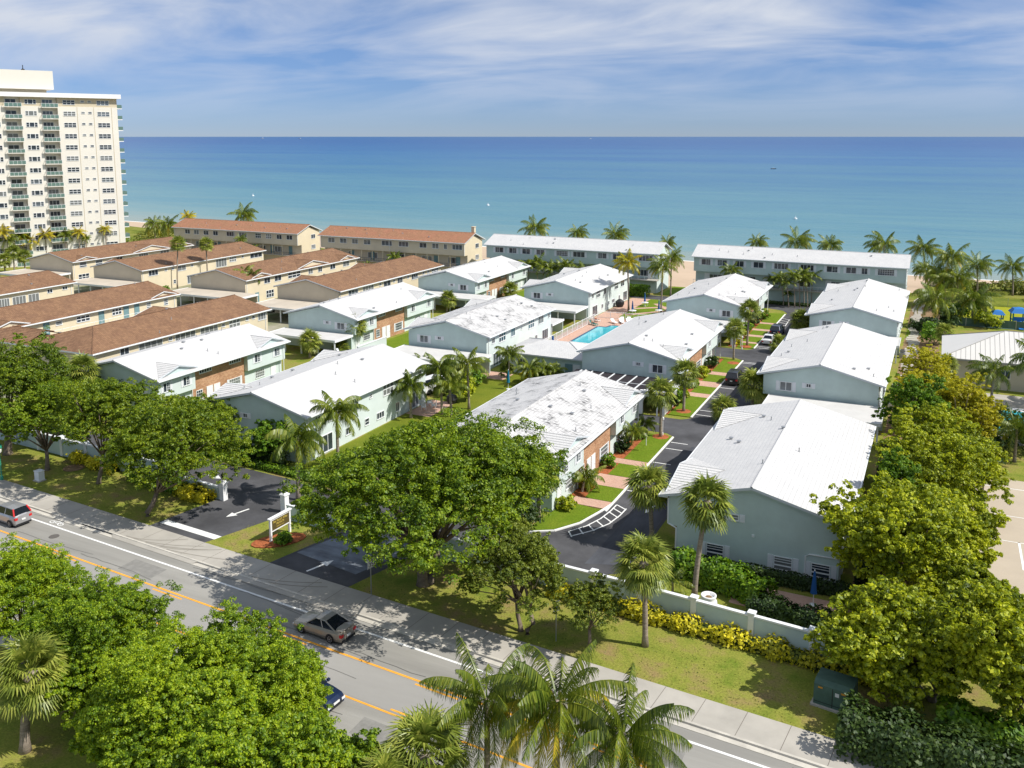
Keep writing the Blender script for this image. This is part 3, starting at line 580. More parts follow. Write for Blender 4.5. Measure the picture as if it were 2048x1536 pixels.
def white_house(key, xr, y0, y1, F, mt, label, lower_front=False, brick_windows=False, gx=3.8):
    L = y1-y0; t = thing('townhouse', label, 'townhouse', (xr, y0, 0), group='pale mint two-storey townhouse blocks')
    e = .4; ya, yb = 6.6, 16.2 if L < 29 else 18.5
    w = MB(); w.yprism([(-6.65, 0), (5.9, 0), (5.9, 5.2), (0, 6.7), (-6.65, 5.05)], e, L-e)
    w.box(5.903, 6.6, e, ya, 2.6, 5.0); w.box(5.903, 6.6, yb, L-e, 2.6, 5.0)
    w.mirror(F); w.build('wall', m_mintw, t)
    # added thin panels paint the gable ends' shade as deeper mint, sunny sides paler
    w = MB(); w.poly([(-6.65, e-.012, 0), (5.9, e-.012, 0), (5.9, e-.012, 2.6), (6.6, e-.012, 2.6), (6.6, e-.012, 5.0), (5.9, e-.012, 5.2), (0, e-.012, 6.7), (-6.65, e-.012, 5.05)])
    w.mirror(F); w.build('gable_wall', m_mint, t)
    br = MB(); br.box(5.903, 5.98, ya+.003, yb-.003, 0, 5.15).mirror(F); br.build('brick_facade', m_brick if F > 0 or key[0] == 'C' else m_brick, t)
    gable_roof(t, 7.3, L, 5.2, 7.03, mt, [(gx, gx-.1, 1.05), (L-gx+.4, gx-.5, 1.05)], F)
    gutters(t, 7.3, L, 5.2, [(F, ya, 5.95), (-F, 1.0, 6.65), (F, L-.8, 6.6)])
    r90 = R(90)*F
    # street gable
    window(t, 'slider' if key[0] in 'CAB' or key == 'R2' or key == 'R3' else 'jalousie', 1.45, 1.15, F*3.9, e-.012, 3.82, 0, .42)
    window(t, 'smallv' if key != 'R1' else 'small', .62, .55, F*1.25, e-.012, 4.2, 0, .42)
    if lower_front:
        for wx in (2.75, -2.55, -5.35): window(t, 'jalousie', 1.42, 1.15, F*wx, e-.012, 1.1, 0, .42)
        MB().box(-.1, .1, -.08, 0, -.1, .1).build('utility_box', m_trim, t, loc=(.2, e-.012, 2.95))
        MB().tube([(6.65, .34, 4.9), (6.65, .34, 2.75), (5.95, .34, 2.45), (5.95, .34, .05)], .07, 6).mirror(F).build('downspout', m_trim, t)
        MB().tube([(4.2, .34, .1), (4.2, .34, 2.1), (4.5, .34, 2.3), (6.9, .34, 2.35)], .07, 6).build('downspout', m_trim, t)
        MB().box(-7.45, -6.7, .2, .34, 4.93, 5.06).build('gutter_return', m_trim, t)
    # front: two upper windows in each wing, doors and windows under
    for yy in (1.9, 5.1, yb+1.9, L-2.1): window(t, 'gridright', 1.1, 1.2, F*6.6, yy, 3.95, r90, .3)
    for yy in (4.6, L-5.0): window(t, 'grid', 1.9, 1.15, F*5.9, yy, 1.45, r90)
    for yy in (2.0, L-2.2): door(t, F*5.9, yy, .02, rot=r90)
    if brick_windows:
        for yy in (9.0, 14.4): window(t, 'panes5', 2.2, .8, F*5.98, yy, 4.45, r90)
    window(t, 'grid', 2.1, 1.4, F*5.98, 14.2, 1.35, r90, .32); window(t, 'grid', 1.1, 1.3, F*5.98, 7.8, 1.4, r90)
    for yy in (9.6, 10.9): door(t, F*5.98, yy, .02, rot=r90)
    # rear: openings read from the photo
    X = -F*6.65; rr = -r90; ex = 0 if L < 29 else 3
    for yy, ww, hh, k in ((2.6, 1.0, .9, 'smallv'), (5.6, 2.3, 1.5, 'triple'), (9.4, 1.5, 1.45, 'slider'), (12.6, .6, .5, 'small'), (16.3, 2.3, 1.5, 'triple'), (20.2, 2.2, 1.45, 'slider'), (23.6+ex, .9, .9, 'smallv')):
        window(t, k, ww, hh, X, yy, 4.12, rr)
    for yy, ww, hh, k in ((3.8, 2.6, 2.0, 'panes3'), (8.0, 1.0, .9, 'smallv'), (11.7, .9, .85, 'small'), (14.5, 1.6, .85, 'panes3'), (18.3, .9, 1.2, 'slider'), (22.0, 2.4, 2.0, 'panes3')):
        window(t, k, ww, hh, X, yy, 1.3 if hh < 1.5 else 1.15, rr)
    rs = random.Random(key); pp = []
    for _ in range(10):
        x = rs.uniform(-6.2, 6.2); pp.append((x, rs.uniform(2, L-2), 7.03-abs(x)*.2507))
    pipes(t, pp); return t

HOUSES = [
 ('R1',-12.0,68.9,95.4,-1,m_tile,'mint townhouse nearest the road on the right, three ground-floor windows in its gable wall',dict(lower_front=True,gx=4.9)),
 ('R2',-12.0,111.5,139.2,-1,m_tile,'mint townhouse in the middle of the right-hand row, behind the flat white carport roof',dict(gx=4.9)),
 ('R3',-11.9,152.7,185.3,-1,m_tile,'mint townhouse at the sea end of the right-hand row, palm shadows on its roof',dict(gx=4.9)),
 ('C1',-36.4,72.6,97.2,1,m_tilem,'townhouse with moss-streaked white roof and brick front, behind the huge tree',{}),
 ('C2',-36.35,112.9,139.0,1,m_tile,'townhouse beside the swimming pool with a dark screened canopy before its gable',{}),
 ('C3',-36.4,154.6,181.0,1,m_tilel,'townhouse with faintly stained roof at the sea end of the brick-fronted driveway row',{}),
 ('B1',-65.4,73.1,98.5,-1,m_tile,'long townhouse with clean white roof facing the entrance forecourt, flat garden side turned right',{}),
 ('B2',-65.5,115.3,140.2,-1,m_tilem,'townhouse with moss-streaked roof left of the pool, small windows under the eaves',{}),
 ('B3',-65.4,157.3,182.5,-1,m_tile,'townhouse at the sea end of the pool terrace, palm shadow lying on its white roof',{}),
 ('A1',-90.2,76.9,101.2,1,m_tile,'nearest townhouse of the leftmost mint row, wide brick middle between two gabled wings',dict(brick_windows=True)),
 ('A2',-90.2,117.6,143.3,1,m_tile,'middle townhouse of the leftmost mint row, with a flat white carport roof in front',dict(brick_windows=True)),
 ('A3',-90.4,159.4,185.6,1,m_tile,'sea-end townhouse of the leftmost mint row, against the brown-roofed houses',dict(brick_windows=True)),
]
for k, xr, a, b_, F, mt, lab, kw in HOUSES: white_house(k, xr, a, b_, F, mt, lab, **kw)

def brown_house(key, xr, y0, y1, F, label, hip=0, wing=0, gabs=None, wins=(), doors=()):
    L = y1-y0; t = thing('apartment_house', label, 'house', (xr, y0, 0), group='cream houses with brown tiled roofs'); e = .4
    w = MB()
    if hip: w.box(-7.3, 7.3, e+.3, L-e, 0, 4.95)
    else: w.yprism([(-7.3, 0), (7.3, 0), (7.3, 5.0), (0, 6.75), (-7.3, 5.0)], e, L-e)
    w.build('wall', m_cream, t)
    if not hip:
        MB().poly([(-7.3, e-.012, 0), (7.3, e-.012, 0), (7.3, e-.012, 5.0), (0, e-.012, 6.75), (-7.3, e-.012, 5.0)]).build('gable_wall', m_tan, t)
        rk = MB()
        for s in (-1, 1): rk.poly([(s*7.9, -.02, 4.92), (0, -.02, 6.72), (0, -.02, 6.80), (s*7.9, -.02, 5.0)], 0, flip=(s > 0))
        rk.build('rake_board', m_wood, t)
    gable_roof(t, 7.9, L, 5.2, 7.03, m_terra, gabs if gabs is not None else [(4.2, 3.6, .85), (L-4.5, 3.6, .85)], F, m_trim, hip=hip)
    gutters(t, 7.9, L, 5.2, [(1, .8, 7.3), (1, L-1, 7.3), (-1, .8, 7.3)])
    if wing:   # hipped wing to the left at the near end
        wg = MB(); z1 = 6.55; x0 = -7.9-wing; dpt = 7.4
        wg.poly([(x0, 0, 5.2), (-5.6, 0, 5.2), (-5.6, dpt/2, z1), (x0+2.6, dpt/2, z1)], 0)
        wg.poly([(x0+2.6, dpt/2, z1), (-5.6, dpt/2, z1), (-5.6, dpt, 5.2), (x0, dpt, 5.2)], 0)
        wg.poly([(x0, dpt, 5.2), (x0, 0, 5.2), (x0+2.6, dpt/2, z1)], 0)
        wg.poly([(x0, 0, 4.98), (-8.0, 0, 4.98), (-8.0, 0, 5.2), (x0, 0, 5.2)], 1)
        wg.poly([(x0, dpt, 4.98), (x0, 0, 4.98), (x0, 0, 5.2), (x0, dpt, 5.2)], 1)
        wg.tube([(x0+2.6, dpt/2, z1), (-4.0, dpt/2, z1)], .09, 6, 0)
        wg.build('wing_roof', [m_terra, m_trim], t)
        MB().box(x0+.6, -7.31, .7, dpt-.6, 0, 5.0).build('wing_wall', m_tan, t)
    for side, yy, ww, hh, k, z in wins:
        window(t, k, ww, hh, side*7.3, yy-y0, z, R(90)*side, trim=m_trim, glass=(m_glassb if k in ('panes4',) else None))
    for side, yy, z in doors: door(t, side*7.3, yy-y0, z, rot=R(90)*side, m=m_teal)
    rs = random.Random(key); pipes(t, [((x := rs.uniform(-6.5, 7)), rs.uniform(3, L-3), 7.03-abs(x)*.2316) for _ in range(4)])
    return t
def up(side, a, b_, k='slider', z=4.2, h=1.25): return (side, (a+b_)/2, b_-a, h, k, z)
dw = [up(1,88.2,89.8), up(1,91.5,95.9,'panes4'), (1,97.4,.8,.6,'small',4.4), up(1,98.3,102.4,'panes4'), up(1,103.4,107.2,'panes4'), (1,108.4,.8,.6,'small',4.4), up(1,109.7,112.2,'triple'), (1,113.9,.8,.6,'small',4.4), (1,115.4,.8,.6,'small',4.4), up(1,115.9+.6,118.6,'panes3'), (1,115.5,2.4,2.0,'panes3',1.2), (1,110,1.8,1.2,'slider',1.4)]
brown_house('D1', -109.3, 83.2, 119.3, -1, 'long brown-roofed house next to the mint row, near end hipped with a side wing', hip=7.0, wing=7.5, gabs=[(25, 4.5, 1.1)], wins=dw)
e2 = [up(1,147.3,149.2), up(1,150.6,152.8), up(1,155,159.2,'triple'), up(1,162,163.6), up(1,165.5,167), up(1,170,172), up(1,175,177.5), (1,149,2.4,1.6,'triple',1.3), (1,158,1.8,1.4,'slider',1.3)]
brown_house('E2', -134.2, 141.2, 181.0, 1, 'brown-roofed house with a large cream gablet mid-roof and two palms before its wall', gabs=[(5.2, 3.4, .9), (22.5, 6.0, 1.35), (35.5, 3.4, .9)], wins=e2, doors=[(1,145.0,.02)])
d2 = [up(1,142,145.2,'panes3'), up(1,146.8,150.6,'panes4'), (1,153,.8,.6,'small',4.4), up(1,154.2,156.8), (1,158.1,.8,.6,'small',4.4), up(1,159.4,161.4,'panes3'), (1,163.6,.8,.6,'small',4.4), up(1,165,167.6,'panes3'), (1,170,.8,.6,'small',4.4), (1,172,.8,.6,'small',4.4), up(1,173.5,176.5,'triple')]
brown_house('D2', -109.2, 138.6, 178.0, -1, 'brown-roofed house with blank tan gable right behind the middle mint house', gabs=[(8, 4, 1.0), (28, 4, 1.0)], wins=d2)
e1w = [(1,88.5,1.2,1.2,'jalousie',4.0), (1,92.2,1.2,1.2,'jalousie',4.0), (1,98.6,1.2,.7,'small',4.3), (1,103.2,2.6,1.0,'triple',4.2), (1,110,2.0,1.1,'triple',4.2), (1,117,1.0,1.2,'jalousie',4.1), (1,121,1.0,1.2,'jalousie',4.1)]
e1 = brown_house('E1', -134.6, 78.0, 124.0, 1, 'long brown-roofed house at the left with teal doors along an upper gallery', hip=7.0, gabs=[(12.2, 3.6, .95), (42.5, 3.4, .9)], wins=e1w, doors=[(1,96.3,2.75), (1,106.8,2.75), (1,112,2.75), (1,114.3,2.75)])
g = MB(); g.box(7.3, 9.2, 16.6, 38, 2.55, 2.72); g.build('gallery_floor', m_conc, e1)
g = MB()
for i in range(15): yy = 16.8+i*1.5; g.box(9.12, 9.16, yy-.02, yy+.02, 2.72, 3.7)
g.box(9.1, 9.18, 16.7, 38, 3.68, 3.73).box(9.11, 9.17, 16.7, 38, 2.95, 2.99); g.build('gallery_railing', m_trim, e1)
f1w = [up(1,108.9,111,'panes4',3.4,1.7), up(1,111.6,114.4,'panes4',3.4,1.7), up(1,114.9,117.2,'panes3',3.4,1.7), up(1,119,120.2,'slider',4.2,.8), up(1,122.4,123.6,'slider',4.3,.7)]
brown_house('F1', -163.6, 88, 125.4, -1, 'brown-roofed house at the left frame edge with a row of tall gallery windows', hip=7.0, gabs=[], wins=f1w)
f2w = [up(1,144.6,147.3,'panes3'), (1,149.6,.8,.6,'small',4.4), (1,151.6,.8,.6,'small',4.4), up(1,153,155.6), (1,157.5,.8,.6,'small',4.4), up(1,165.2,168.8,'panes4',3.8,2.0), up(1,169.8,172.2,'triple'), (1,174.5,.8,.6,'small',4.4), up(1,177.2,181.6,'panes3'), (1,152,.8,.9,'small',1.4), (1,157,2.4,1.9,'panes3',1.2), (1,160,1.6,1.9,'panes3',1.2)]
brown_house('F2', -164.1, 142.2, 182.6, -1, 'brown-roofed house with two tall fan palms standing before its sunny side', gabs=[(6, 4, 1.0)], wins=f2w)
g2w = [up(1,147.5,149.5,'jalousie'), up(1,152,154,'jalousie'), up(1,158,160), up(1,165,168,'panes4'), up(1,172,175,'panes3'), (1,148.5,3,1.5,'triple',1.3)]
brown_house('G2', -189.2, 145.2, 183.2, 1, 'furthest left brown-roofed house, in front of the cream tower and palms', gabs=[(4.2, 3.4, .85), (24, 6.5, 1.4), (35, 3.4, .9)], wins=g2w)

def three_storey(key, x0, x1, mint, label, uw, lw):
    L = x1-x0; t = thing('beach_block', label, 'building', (x0, 190.6, 0), group='three-storey blocks along the beach')
    wm = m_mint if mint else m_tan; em = m_mintw if mint else m_cream  # mint end walls take the paler sunlit tone, the front the deeper one
    yf = .6; yb_ = 10.0
    w = MB(); w.box(.55, L-.55, yf+1.6, yb_, 0, 8.5); w.box(.55, L-.55, yf, yf+1.6, 5.55, 8.5)
    w.box(.55, L-.55, yf+.1, yf+1.6, 0, 2.75); w.build('wall', wm, t)
    for x, s in ((.55, -1), (L-.55, 1)):
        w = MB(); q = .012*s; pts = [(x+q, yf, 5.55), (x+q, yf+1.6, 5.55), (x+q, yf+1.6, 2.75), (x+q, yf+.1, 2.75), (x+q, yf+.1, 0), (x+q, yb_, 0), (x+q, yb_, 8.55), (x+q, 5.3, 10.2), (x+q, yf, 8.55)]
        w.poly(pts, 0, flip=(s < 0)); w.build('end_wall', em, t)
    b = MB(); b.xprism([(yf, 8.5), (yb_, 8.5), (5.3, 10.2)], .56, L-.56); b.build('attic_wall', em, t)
    b = MB(); b.box(.4, L-.4, -.25, yf+1.6, 2.755, 2.9); b.build('gallery_floor', m_conc, t)
    b = MB(); hw = 5.4; ze, zr, th = 8.75, 10.75, .2; mt = m_tile if mint else m_terra2
    for s, ya, yb2 in ((-1, 0, hw), (1, 2*hw, hw)):
        b.poly([(0, ya, ze), (L, ya, ze), (L, yb2, zr), (0, yb2, zr)], 0, flip=(s > 0))
        b.poly([(0, ya, ze-th), (L, ya, ze-th), (L, yb2, zr-th), (0, yb2, zr-th)], 1, flip=(s < 0))
        b.poly([(0, ya, ze-th), (L, ya, ze-th), (L, ya, ze), (0, ya, ze)], 1, flip=(s > 0))
        for x, q in ((0, -1), (L, 1)): b.poly([(x, ya, ze-th), (x, yb2, zr-th), (x, yb2, zr), (x, ya, ze)], 1, flip=(q*s > 0))
    b.tube([(0, hw, zr), (L, hw, zr)], .09, 6, 0); b.build('roof', [mt, m_fascia], t)
    MB().box(0, L, -.12, -.003, ze-.16, ze-.02).build('gutter', m_trim, t)
    for x in (.5, L*.5, L-.5): MB().tube([(x, yf-.06, 8.5), (x, yf-.06, 5.6)], .05, 6).build('downspout', m_trim, t)
    for a, c, k in uw: window(t, k, c-a+.05, 1.3, (a+c)/2-x0, yf, 7.6, 0, .42 if mint else 0, glass=(m_glass if mint else None))
    for a, c, k in lw: window(t, k, c-a-.1, 1.5, (a+c)/2-x0, yf+1.6, 4.1, 0)
    for x in np.arange(3.0, L-2, 6.2): door(t, float(x), yf+1.6, 2.92, m=m_trim if mint else m_teal)
    if mint:
        r_ = MB(); r_.box(.5, L-.5, -.2, -.15, 3.78, 3.84); 
        for i in range(int(L/1.5)): r_.box(.6+i*1.5, .65+i*1.5, -.2, -.15, 2.9, 3.78)
        r_.box(.5, L-.5, -.2, -.16, 3.0, 3.04); r_.build('gallery_railing', m_trim, t)
    else:
        for i in range(int(L/3.2)): MB().box(.7+i*3.2, .86+i*3.2, -.1, .1, 2.9, 5.55).build('post', m_cream, t)
        r_ = MB(); r_.box(.5, L-.5, -.2, -.15, 3.7, 3.75)
        for i in range(int(L/.6)): r_.box(.6+i*.6, .63+i*.6, -.19, -.16, 2.9, 3.7)
        r_.build('gallery_railing', m_black, t)
    # end windows on the sunny side
    for yy, z, k in ((3.0, 7.4, 'slider'), (7.2, 7.4, 'slider'), (3.0, 4.6, 'grid'), (7.2, 4.6, 'grid')):
        if not mint and yy < 5: continue
        window(t, k, 1.3 if mint else 1.8, 1.2, L-.538, yy, z, R(90))
    rs = random.Random(key); pipes(t, [((rs.uniform(1, L-1)), (y := rs.uniform(.8, 5)), 8.75+y*.37) for _ in range(9)])
    return t
three_storey('N1', -196.8, -152.4, False, 'left three-storey cream block with orange-brown roof on the beach side, nearest the tower',
  [(-192.2,-190.4,'slider'),(-188.9,-187.1,'slider'),(-185.4,-183.6,'slider'),(-181.9,-180.2,'slider'),(-177.1,-174.3,'panes3'),(-172.7,-170,'panes3'),(-167,-165.1,'triple'),(-163.4,-161.6,'triple'),(-159.8,-158.1,'slider'),(-156.5,-154.6,'slider')],
  [(-190,-187,'panes3'),(-184,-181,'panes3'),(-176,-173,'panes3'),(-168,-165,'panes3'),(-162,-159,'panes3')])
three_storey('N2', -145.9, -102.6, False, 'second three-storey cream block with orange-brown roof and small chimney, next to the mint block',
  [(-143,-141,'slider'),(-139.3,-137.3,'slider'),(-135.6,-133.8,'slider'),(-132,-130,'slider'),(-126.6,-123.6,'panes3'),(-121.6,-118.8,'panes3'),(-115.6,-113.6,'slider'),(-112,-110.2,'slider'),(-108.7,-107.9,'smallv'),(-106.4,-103.7,'panes3')],
  [(-138,-136,'slider'),(-132,-129,'panes3'),(-124,-121,'panes3'),(-116,-113,'panes3'),(-108.5,-105.5,'panes3')])
MB().box(-104.2, -103.4, 196.9, 197.7, 10.0, 12.0).box(-104.3, -103.3, 196.8, 197.8, 12.0, 12.15).build('chimney', m_cream, None)
_ch = bpy.data.objects['chimney']; _ch.parent = [o for o in bpy.data.objects if o.name.startswith('beach_block')][-1]; _ch.location = (145.9, -190.6, 0)
three_storey('M1', -97.6, -54.9, True, 'left three-storey mint block with white roof on the beach, above the feathery palm clump',
  [(-94.8,-92.7,'gridleft'),(-91.2,-89.3,'gridright'),(-87.8,-85.8,'slider'),(-84.2,-82.2,'slider'),(-79.2,-76.4,'grid'),(-75.1,-72.3,'panes3'),(-69.1,-67.1,'gridleft'),(-65.6,-63.8,'slider'),(-59.6,-56.5,'panes4')],
  [(-94,-91,'slider'),(-88,-85,'slider'),(-82,-79,'panes3'),(-74,-71,'panes3'),(-66,-63,'panes3'),(-60.4,-57.4,'panes4')])
three_storey('M2', -47.8, -5.0, True, 'right three-storey mint block with white roof on the beach, behind a row of slim palms',
  [(-45.7,-43.8,'gridright'),(-42.3,-40.3,'gridleft'),(-38.6,-36.8,'slider'),(-34.8,-32.8,'slider'),(-30.6,-27.8,'panes4'),(-25.4,-22.8,'panes4'),(-20.3,-18.2,'gridright'),(-16.6,-14.7,'slider'),(-13.7,-12.6,'smallv'),(-10.7,-7.7,'grid')],
  [(-44.5,-41.5,'panes3'),(-37,-34.5,'slider'),(-31,-28.5,'slider'),(-26,-23.4,'slider'),(-19.6,-17.6,'slider'),(-15,-13,'slider')])

# ---------------- cream tower ----------------
FA = R(90-27.5)   # local +x runs along the visible face towards the sea, local -y faces the camera side
tw = thing('apartment_tower', 'tall cream apartment tower with green glass balconies at the left edge', 'tower', (-207, 183.5, 0), FA)
fl = 2.965; ztop = 44.2
bays = [(-18.95, -14.95), (-27.45, -23.75), (-36.4, -32.7)]
w = MB(); edges = [0]
x = 0
segs = []
for a, c in bays: segs.append((c, x)); x = a
segs.append((-45, x))
for a, c in segs: w.box(a, c, 0, 18, 0, ztop-2.35)
for a, c in bays: w.box(a, c, 1.5, 18, 0, ztop)
w.build('wall', m_tower, tw)
w = MB()
for a, c in segs: w.box(a, c, .12, 17.9, ztop-2.347, ztop)
w.build('top_storey_wall', m_towerd, tw)
w = MB(); 
for px_ in (-1.5, -6.05, -10.2): w.box(px_-.06, px_+.06, -.05, -.002, 0, ztop-2.4)
w.build('pilaster', m_towerd, tw)
MB().box(-45, .9, -1.0, 18.8, ztop, ztop+1.15).build('cornice', m_white, tw)
MB().box(-44, -16.8, 3, 15, ztop+1.153, ztop+2.1).build('penthouse_base', m_towerd, tw)
MB().box(-44, -15.3, 1.2, 16.5, ztop+2.103, ztop+6.9).build('penthouse', m_tower, tw)
MB().lathe([(.45, 0), (.5, .6), (.1, .9), (.1, 1.8)], 8).build('roof_vent', m_black, tw, loc=(-21, 9, ztop+6.9))
def wk(x0_, x1_, z, h, kind): window(tw, kind, x1_-x0_, h, (x0_+x1_)/2, 0.0 if z < ztop-2.35 else .12, z-h/2, 0)
bm_s = MB().box(-2.0, 2.0, -.95, 1.5, -.18, 0).mesh('balcony', m_tower)
bm_r = MB().box(-1.95, 1.95, -.93, -.88, .06, .92).mesh('balcony_glass', m_balc)
bm_t = MB().box(-2.0, 2.0, -.95, -.86, .92, .98); [bm_t.box(x_-.03, x_+.03, -.95, -.86, 0, .92) for x_ in (-1.97, -1.0, 0, 1.0, 1.97)]
bm_t.box(-2.0, -1.94, -.86, .0, .92, .98).box(1.94, 2.0, -.86, .0, .92, .98); bm_t = bm_t.mesh('balcony_rail', m_trim)
chair = MB().box(-.25, .25, -.25, .25, .38, .44).box(-.25, .25, .2, .26, .44, .9); [chair.box(a-.02, a+.02, c-.02, c+.02, 0, .38) for a in (-.22, .22) for c in (-.22, .22)]
chair_w = chair.mesh('chair', m_trim)
for i in range(15):
    zt = 43.6-fl*i
    if zt < 1.6: continue
    wk(-5.2, -2.05, zt, 1.25, 'triple'); wk(-9.25, -8.3, zt, .62, 'small'); wk(-7.5, -6.55, zt, .62, 'small')
    wk(-13.65, -10.65, zt, 1.25, 'triple')
    if i < 14: wk(-22.75, -20.0, zt, 1.25, 'side3'); wk(-31.3, -28.6, zt, 1.25, 'side3')
    for j, (a, c) in enumerate(bays):
        zf = zt-1.95
        o = obj('balcony', bm_s, tw, ((a+c)/2, 0, zf)); obj('balcony_glass', bm_r, o); obj('balcony_rail', bm_t, o)
        if (i*3+j) % 4 == 1: obj('chair', chair_w, o, (-.7, -.2, 0), 1.0); obj('chair', chair_w, o, (.6, -.1, 0), -2)
        window(tw, 'panes3' if j == 0 else 'slider', 2.5, 2.0, (a+c)/2-.2, 1.5, zf+1.03, 0)
    # end balconies
    for yb3 in (2.6,):
        e = MB().box(0.003, 1.3, yb3-2.4, yb3+1.6, -.2, 0).mesh('end_balcony', m_white) if 'eb' not in _w else _w['eb']; _w['eb'] = e
        er = MB().box(1.24, 1.29, yb3-2.35, yb3+1.55, .05, .95).box(0, 1.24, yb3-2.38, yb3-2.33, .05, .95).mesh('end_balcony_glass', m_balc) if 'er' not in _w else _w['er']; _w['er'] = er
        o = obj('end_balcony', e, tw, (0, 0, zt-1.95)); obj('balcony_glass', er, o)

# ---------------- metal hip-roofed building on the right ----------------
hb_ = thing('pavilion', 'beige one-storey building with grey standing-seam hip roof at the right edge', 'building', (1.2, 135.7, 0))
MB().box(.9, 28, .8, 14.6, 0, 3.7).build('wall', mat('beige_wall', (.56,.51,.42), .85, .2), hb_)
b = MB(); b.poly([(0, 0, 4), (30, 0, 4), (22, 7.6, 6.9), (8, 7.6, 6.9)]); b.poly([(0, 15.2, 4), (0, 0, 4), (8, 7.6, 6.9)]); b.poly([(30, 15.2, 4), (0, 15.2, 4), (8, 7.6, 6.9), (22, 7.6, 6.9)]); b.poly([(30, 0, 4), (30, 15.2, 4), (22, 7.6, 6.9)])
b.box(.02, 29.98, .02, 15.18, 3.72, 3.98, 1)
b.build('roof', [m_metalroof, m_seam], hb_)
b = MB()
def hipz(x, y): return 4+2.9*min(y/7.6, x/8, (15.2-y)/7.6)
for i in range(1, 50):
    x = i*.6; ye = 7.6 if x > 8 else 7.6*x/8
    if x < 22: b.tube([(x, .02, 4.02), (x, ye, 4.02+2.9*ye/7.6)], .022, 4)
b.tube([(0, 0, 4.02), (8, 7.6, 6.93), (22, 7.6, 6.93)], .06, 5); b.tube([(0, 15.2, 4.02), (8, 7.6, 6.93)], .06, 5)
b.build('roof_seams', m_seam, hb_)
MB().box(-.08, 30, -.12, -.003, 3.75, 3.96).build('gutter', m_seam, hb_)
window(hb_, 'slider', 1.3, 1.2, 7.9, .8, 2.2); window(hb_, 'slider', 1.3, 1.2, 14.5, .8, 2.2)

# ---------------- carports ----------------
def carport(label, x0, x1, y0, y1, m=None, wallx=(), back=True, z=2.75, grp='flat-roofed carports between the houses'):
    m = m or m_slab; t = thing('carport', label, 'carport', (x0, y0, 0), group=grp); w, d = x1-x0, y1-y0
    b = MB(); b.box(0, w, 0, d, z-.25, z); b.build('roof', m, t)
    b = MB(); b.box(-.04, w+.04, -.06, -.003, z-.32, z+.06).box(w+.003, w+.06, -.06, d, z-.32, z+.06).box(-.06, -.003, -.06, d, z-.32, z+.06); b.build('fascia', m_trim, t)
    n = max(2, int(w/3.2))
    for i in range(n+1): MB().box(-.09, .09, -.09, .09, 0, z-.25).build('post', m_trim, t, loc=(.3+(w-.6)*i/n, .3, 0))
    if back: MB().box(.1, w-.1, d-.3, d-.12, 0, z-.25).build('back_wall', m_mint if m is m_slab else m_tan, t)
    return t
carport('flat white carport roof between the two nearest houses of the right-hand row', -17.7, -4.6, 104.3, 111.3)
carport('flat white carport roof behind the middle house of the right-hand row', -17.6, -4.6, 146.0, 152.6)
carport('flat white carport roof in front of the middle house of the leftmost mint row', -97.0, -83.6, 112.6, 117.4)
carport('flat white carport roof at the sea end of the leftmost mint row', -97.0, -79.0, 153.6, 159.2)
carport('flat white carport roof over a white van between the garden houses', -72.4, -57.8, 108.4, 115.1)
carport('white pool-side carport open towards the fence', -72.0, -58.6, 150.6, 157.0)
carport('small white flat-roofed store beside the pool fence', -62.2, -58.9, 140.6, 145.8, z=2.3)
carport('tan flat roof before the house with two tall palms', -171.5, -156.4, 135.0, 141.8, m_slabt)
carport('tan flat roof at the far left before the palms', -197.0, -181.8, 137.5, 144.9, m_slabt)
carport('tan flat roof with palm shadows left of the blank tan gable', -141.5, -123.0, 134.4, 140.9, m_slabt)
carport('tan flat roof touching the mint row carport', -116.6, -101.8, 130.6, 138.3, m_slabt)
# dark screened canopy with white bars before the pool-side house
cp = thing('screened_canopy', 'dark screened canopy with slanting white bars before a mint gable', 'canopy', (-43.6, 104.9, 0))
MB().box(0, 14, 0, 7.9, 2.6, 2.72).build('screen_roof', mat('dark_screen', (.035,.03,.034), .7, .2, var=.2, vscale=3), cp)
b = MB()
for i in range(9): b.box(.8+i*1.55, .95+i*1.55, .15, 7.7, 2.723, 2.80)
b.box(-.1, 14.1, -.14, -.003, 2.5, 2.86).box(0, 14, 3.9, 4.0, 2.723, 2.76); b.build('bars', m_trim, cp)
for i in range(5): MB().box(-.08, .08, -.08, .08, 0, 2.6).build('post', m_trim, cp, loc=(.3+i*3.3, .4, 0))
MB().box(.05, .2, .3, 7.8, 0, 2.58).build('shade_wall', m_mint, cp)  # wall added to darken the space under the canopy
carport('white carport roof behind the second arch', -43.4, -29.6, 147.0, 154.2)
